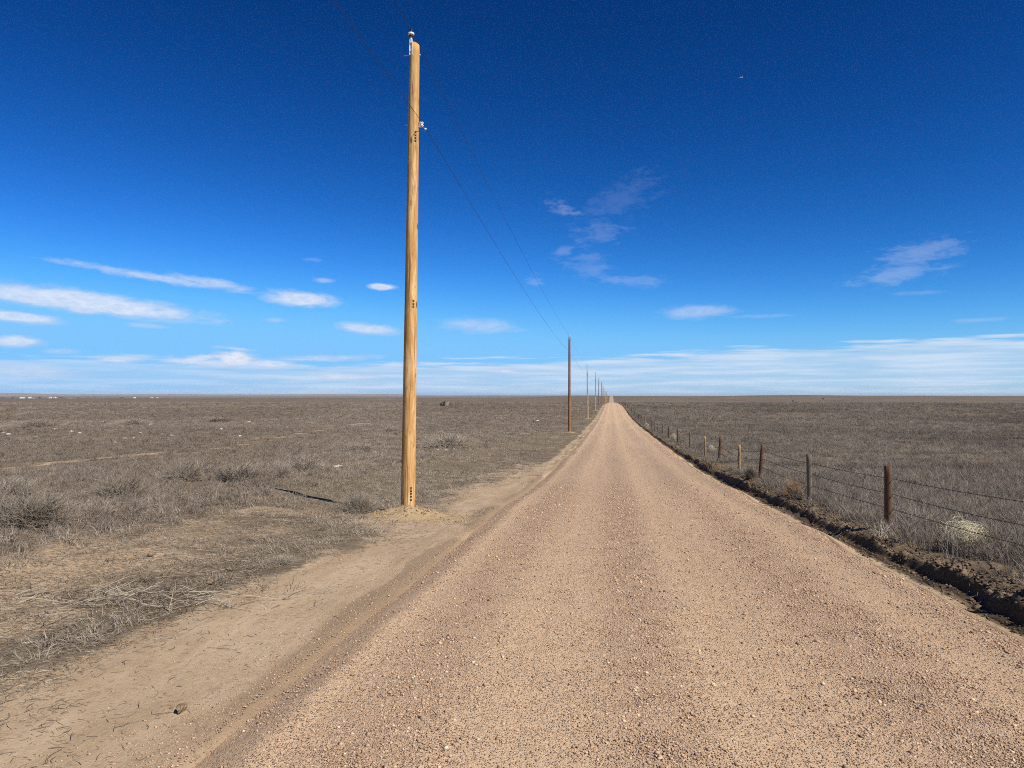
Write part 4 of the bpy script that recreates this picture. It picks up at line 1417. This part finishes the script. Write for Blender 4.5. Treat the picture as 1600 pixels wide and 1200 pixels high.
for (px, D, L, lb) in [(35, 5600, 26, 'leftmost of the white farm buildings on the horizon'), (47, 5700, 16, 'small white farm building, second from the left on the horizon'),
                       (53, 4700, 13, 'small white farm building, third from the left, slightly lower'), (77, 4700, 12, 'small white farm building, fourth from the left, slightly lower'),
                       (79, 5900, 14, 'small white farm building just above the fourth from the left'), (86, 5700, 13, 'small white farm building, sixth from the left'),
                       (110, 4600, 26, 'widest white barn in the left group of far buildings'), (211, 5400, 18, 'white farm building near a dark tree, apart from the left group'),
                       (237, 5100, 20, 'white farm building, second from the right on the horizon'), (246, 5000, 14, 'rightmost of the white farm buildings on the horizon')]:
    farm_building(px, D, L, 11, 6.5, lb, 'white farm buildings on the left horizon')

def far_tree(px, D, w, h, label, seed):
    p = far_point(px, D)
    t = empty('tree', p)
    tag(t, label, 'tree', 'dark trees on the left horizon')
    MB().tube([(0, 0, -.5), (.1, 0, h * .35), (0, .1, h * .7)], [.4, .3, .1], 6).build('trunk', M_BARK, t)
    rs_ = random.Random(seed)
    V_, F_ = [], []
    for i in range(420):
        a = rs_.uniform(0, 6.283); q = math.sqrt(rs_.random()); zz = rs_.uniform(.15, 1)
        c = Vector((math.cos(a) * q * w / 2 * math.sin(math.pi * min(1, zz * .9 + .1)) ** .6, math.sin(a) * q * w / 3, zz * h))
        u = Vector((rs_.gauss(0, 1), rs_.gauss(0, 1), rs_.gauss(0, 1))).normalized() * .8
        v = u.orthogonal().normalized() * .8
        o_ = len(V_); V_ += [c - u, c + v, c + u, c - v]; F_.append((o_, o_ + 1, o_ + 2, o_ + 3))
    mesh_obj('crown', V_, F_, M_LEAFDARK, t)
for i, (px, D, w, h, lb) in enumerate([(4, 5300, 40, 8, 'wide dark tree clump at the left end of the horizon'), (20, 5400, 24, 8, 'dark tree left of the first white building'),
                                       (62, 6000, 22, 9, 'dark tree behind the gap in the left group of buildings'), (95, 6000, 26, 9, 'dark tree right of the sixth building'),
                                       (123, 4900, 30, 8, 'dark tree right of the widest white barn'), (190, 5200, 34, 8, 'broad dark tree left of the lone white building'),
                                       (214, 5300, 14, 8, 'small dark tree touching the lone white building')]):
    far_tree(px, D, w, h, lb, 60 + i)

# far hills on the left horizon: two overlapping ranges
def hills(D, a0, a1, hfun, depth):
    az_ = np.radians(np.linspace(a0, a1, 160))
    rows = []
    for f, hf in ((-1, 0), (-.6, .35), (-.25, .85), (0, 1), (.4, .6), (1, 0)):
        rr_ = D + f * depth
        zz = -40 + (hfun(np.degrees(az_)) + 40) * hf
        rows.append(np.stack([rr_ * np.sin(az_), rr_ * np.cos(az_), zz], 1))
    V_ = np.concatenate(rows); n = len(az_)
    F_ = [(j * n + i, j * n + i + 1, (j + 1) * n + i + 1, (j + 1) * n + i) for j in range(len(rows) - 1) for i in range(n - 1)]
    o = mesh_obj('hills', V_.tolist(), F_, M_GROUND, smooth=True)
    tag(o, kind='structure')
hills(10500, -60, -3, lambda a: EYE + 10 * sst(-a, 5, 30) + 20 * fbm(a * .25, a * 0 + 3, 201, 4) * sst(-a, 3.5, 9) + 3, 1400)
hills(13500, -70, -1, lambda a: EYE + 16 * sst(-a, 8, 40) + 20 * fbm(a * .18, a * 0 + 9, 211, 4) * sst(-a, 3, 10) + 8, 1800)

# a pale bird high up
d = pdir(1158, 121)
bp_ = Vector((0, 0, EYE)) + d * 95
t = empty('bird', bp_, .6)
tag(t, 'tiny pale bird high in the deep blue sky on the right', 'bird')
m = MB()
m.tube([(-.16, 0, 0), (-.10, 0, .01), (0, 0, .012), (.12, 0, .01), (.17, 0, .012), (.20, 0, .01)], [.012, .03, .04, .03, .028, .008], 10)
ring = []
for s_ in (-1, 1):
    m.add(([(.07, s_ * .02, .02), (-.06, s_ * .02, .02), (-.04, s_ * .18, .06), (.07, s_ * .17, .065), (-.05, s_ * .36, .04), (0, s_ * .36, .045),
            (.07, s_ * .02, .008), (-.06, s_ * .02, .008), (-.04, s_ * .18, .052), (.07, s_ * .17, .055)],
           [(0, 1, 2, 3), (3, 2, 4, 5), (6, 9, 8, 7), (9, 5, 4, 8), (1, 7, 8, 2), (0, 3, 9, 6), (2, 8, 4), (3, 5, 9)]))
m.add(([(-.15, .03, .01), (-.15, -.03, .01), (-.26, -.05, .012), (-.26, .05, .012), (-.15, 0, -.008)], [(0, 1, 2, 3), (0, 4, 1), (1, 4, 2), (0, 3, 4), (2, 4, 3)]))
m.build('body', M_BIRD, t)

# ------------------------------------------------------------------ thin dry air over the plain
def haze():
    x0, x1, y0, y1, z0, z1 = -32000, 32000, -6000, 32000, -60, 47
    m = MB(); m.box(((x0 + x1) / 2, (y0 + y1) / 2, (z0 + z1) / 2), (x1 - x0, y1 - y0, z1 - z0))
    mt = bpy.data.materials.new('air'); mt.use_nodes = True
    mt.node_tree.nodes.clear(); N = NT(mt.node_tree)
    out = N.n('ShaderNodeOutputMaterial'); v = N.n('ShaderNodeVolumePrincipled')
    v.inputs['Color'].default_value = (0.70, 0.84, 1.0, 1)
    v.inputs['Density'].default_value = 4.2e-5
    v.inputs['Anisotropy'].default_value = 0.0
    N.put(out.inputs['Volume'], v.outputs[0])
    o = m.build('haze', mt)
    tag(o, 'thin pale haze in the air over the far plain', 'haze', kind='stuff')
haze()
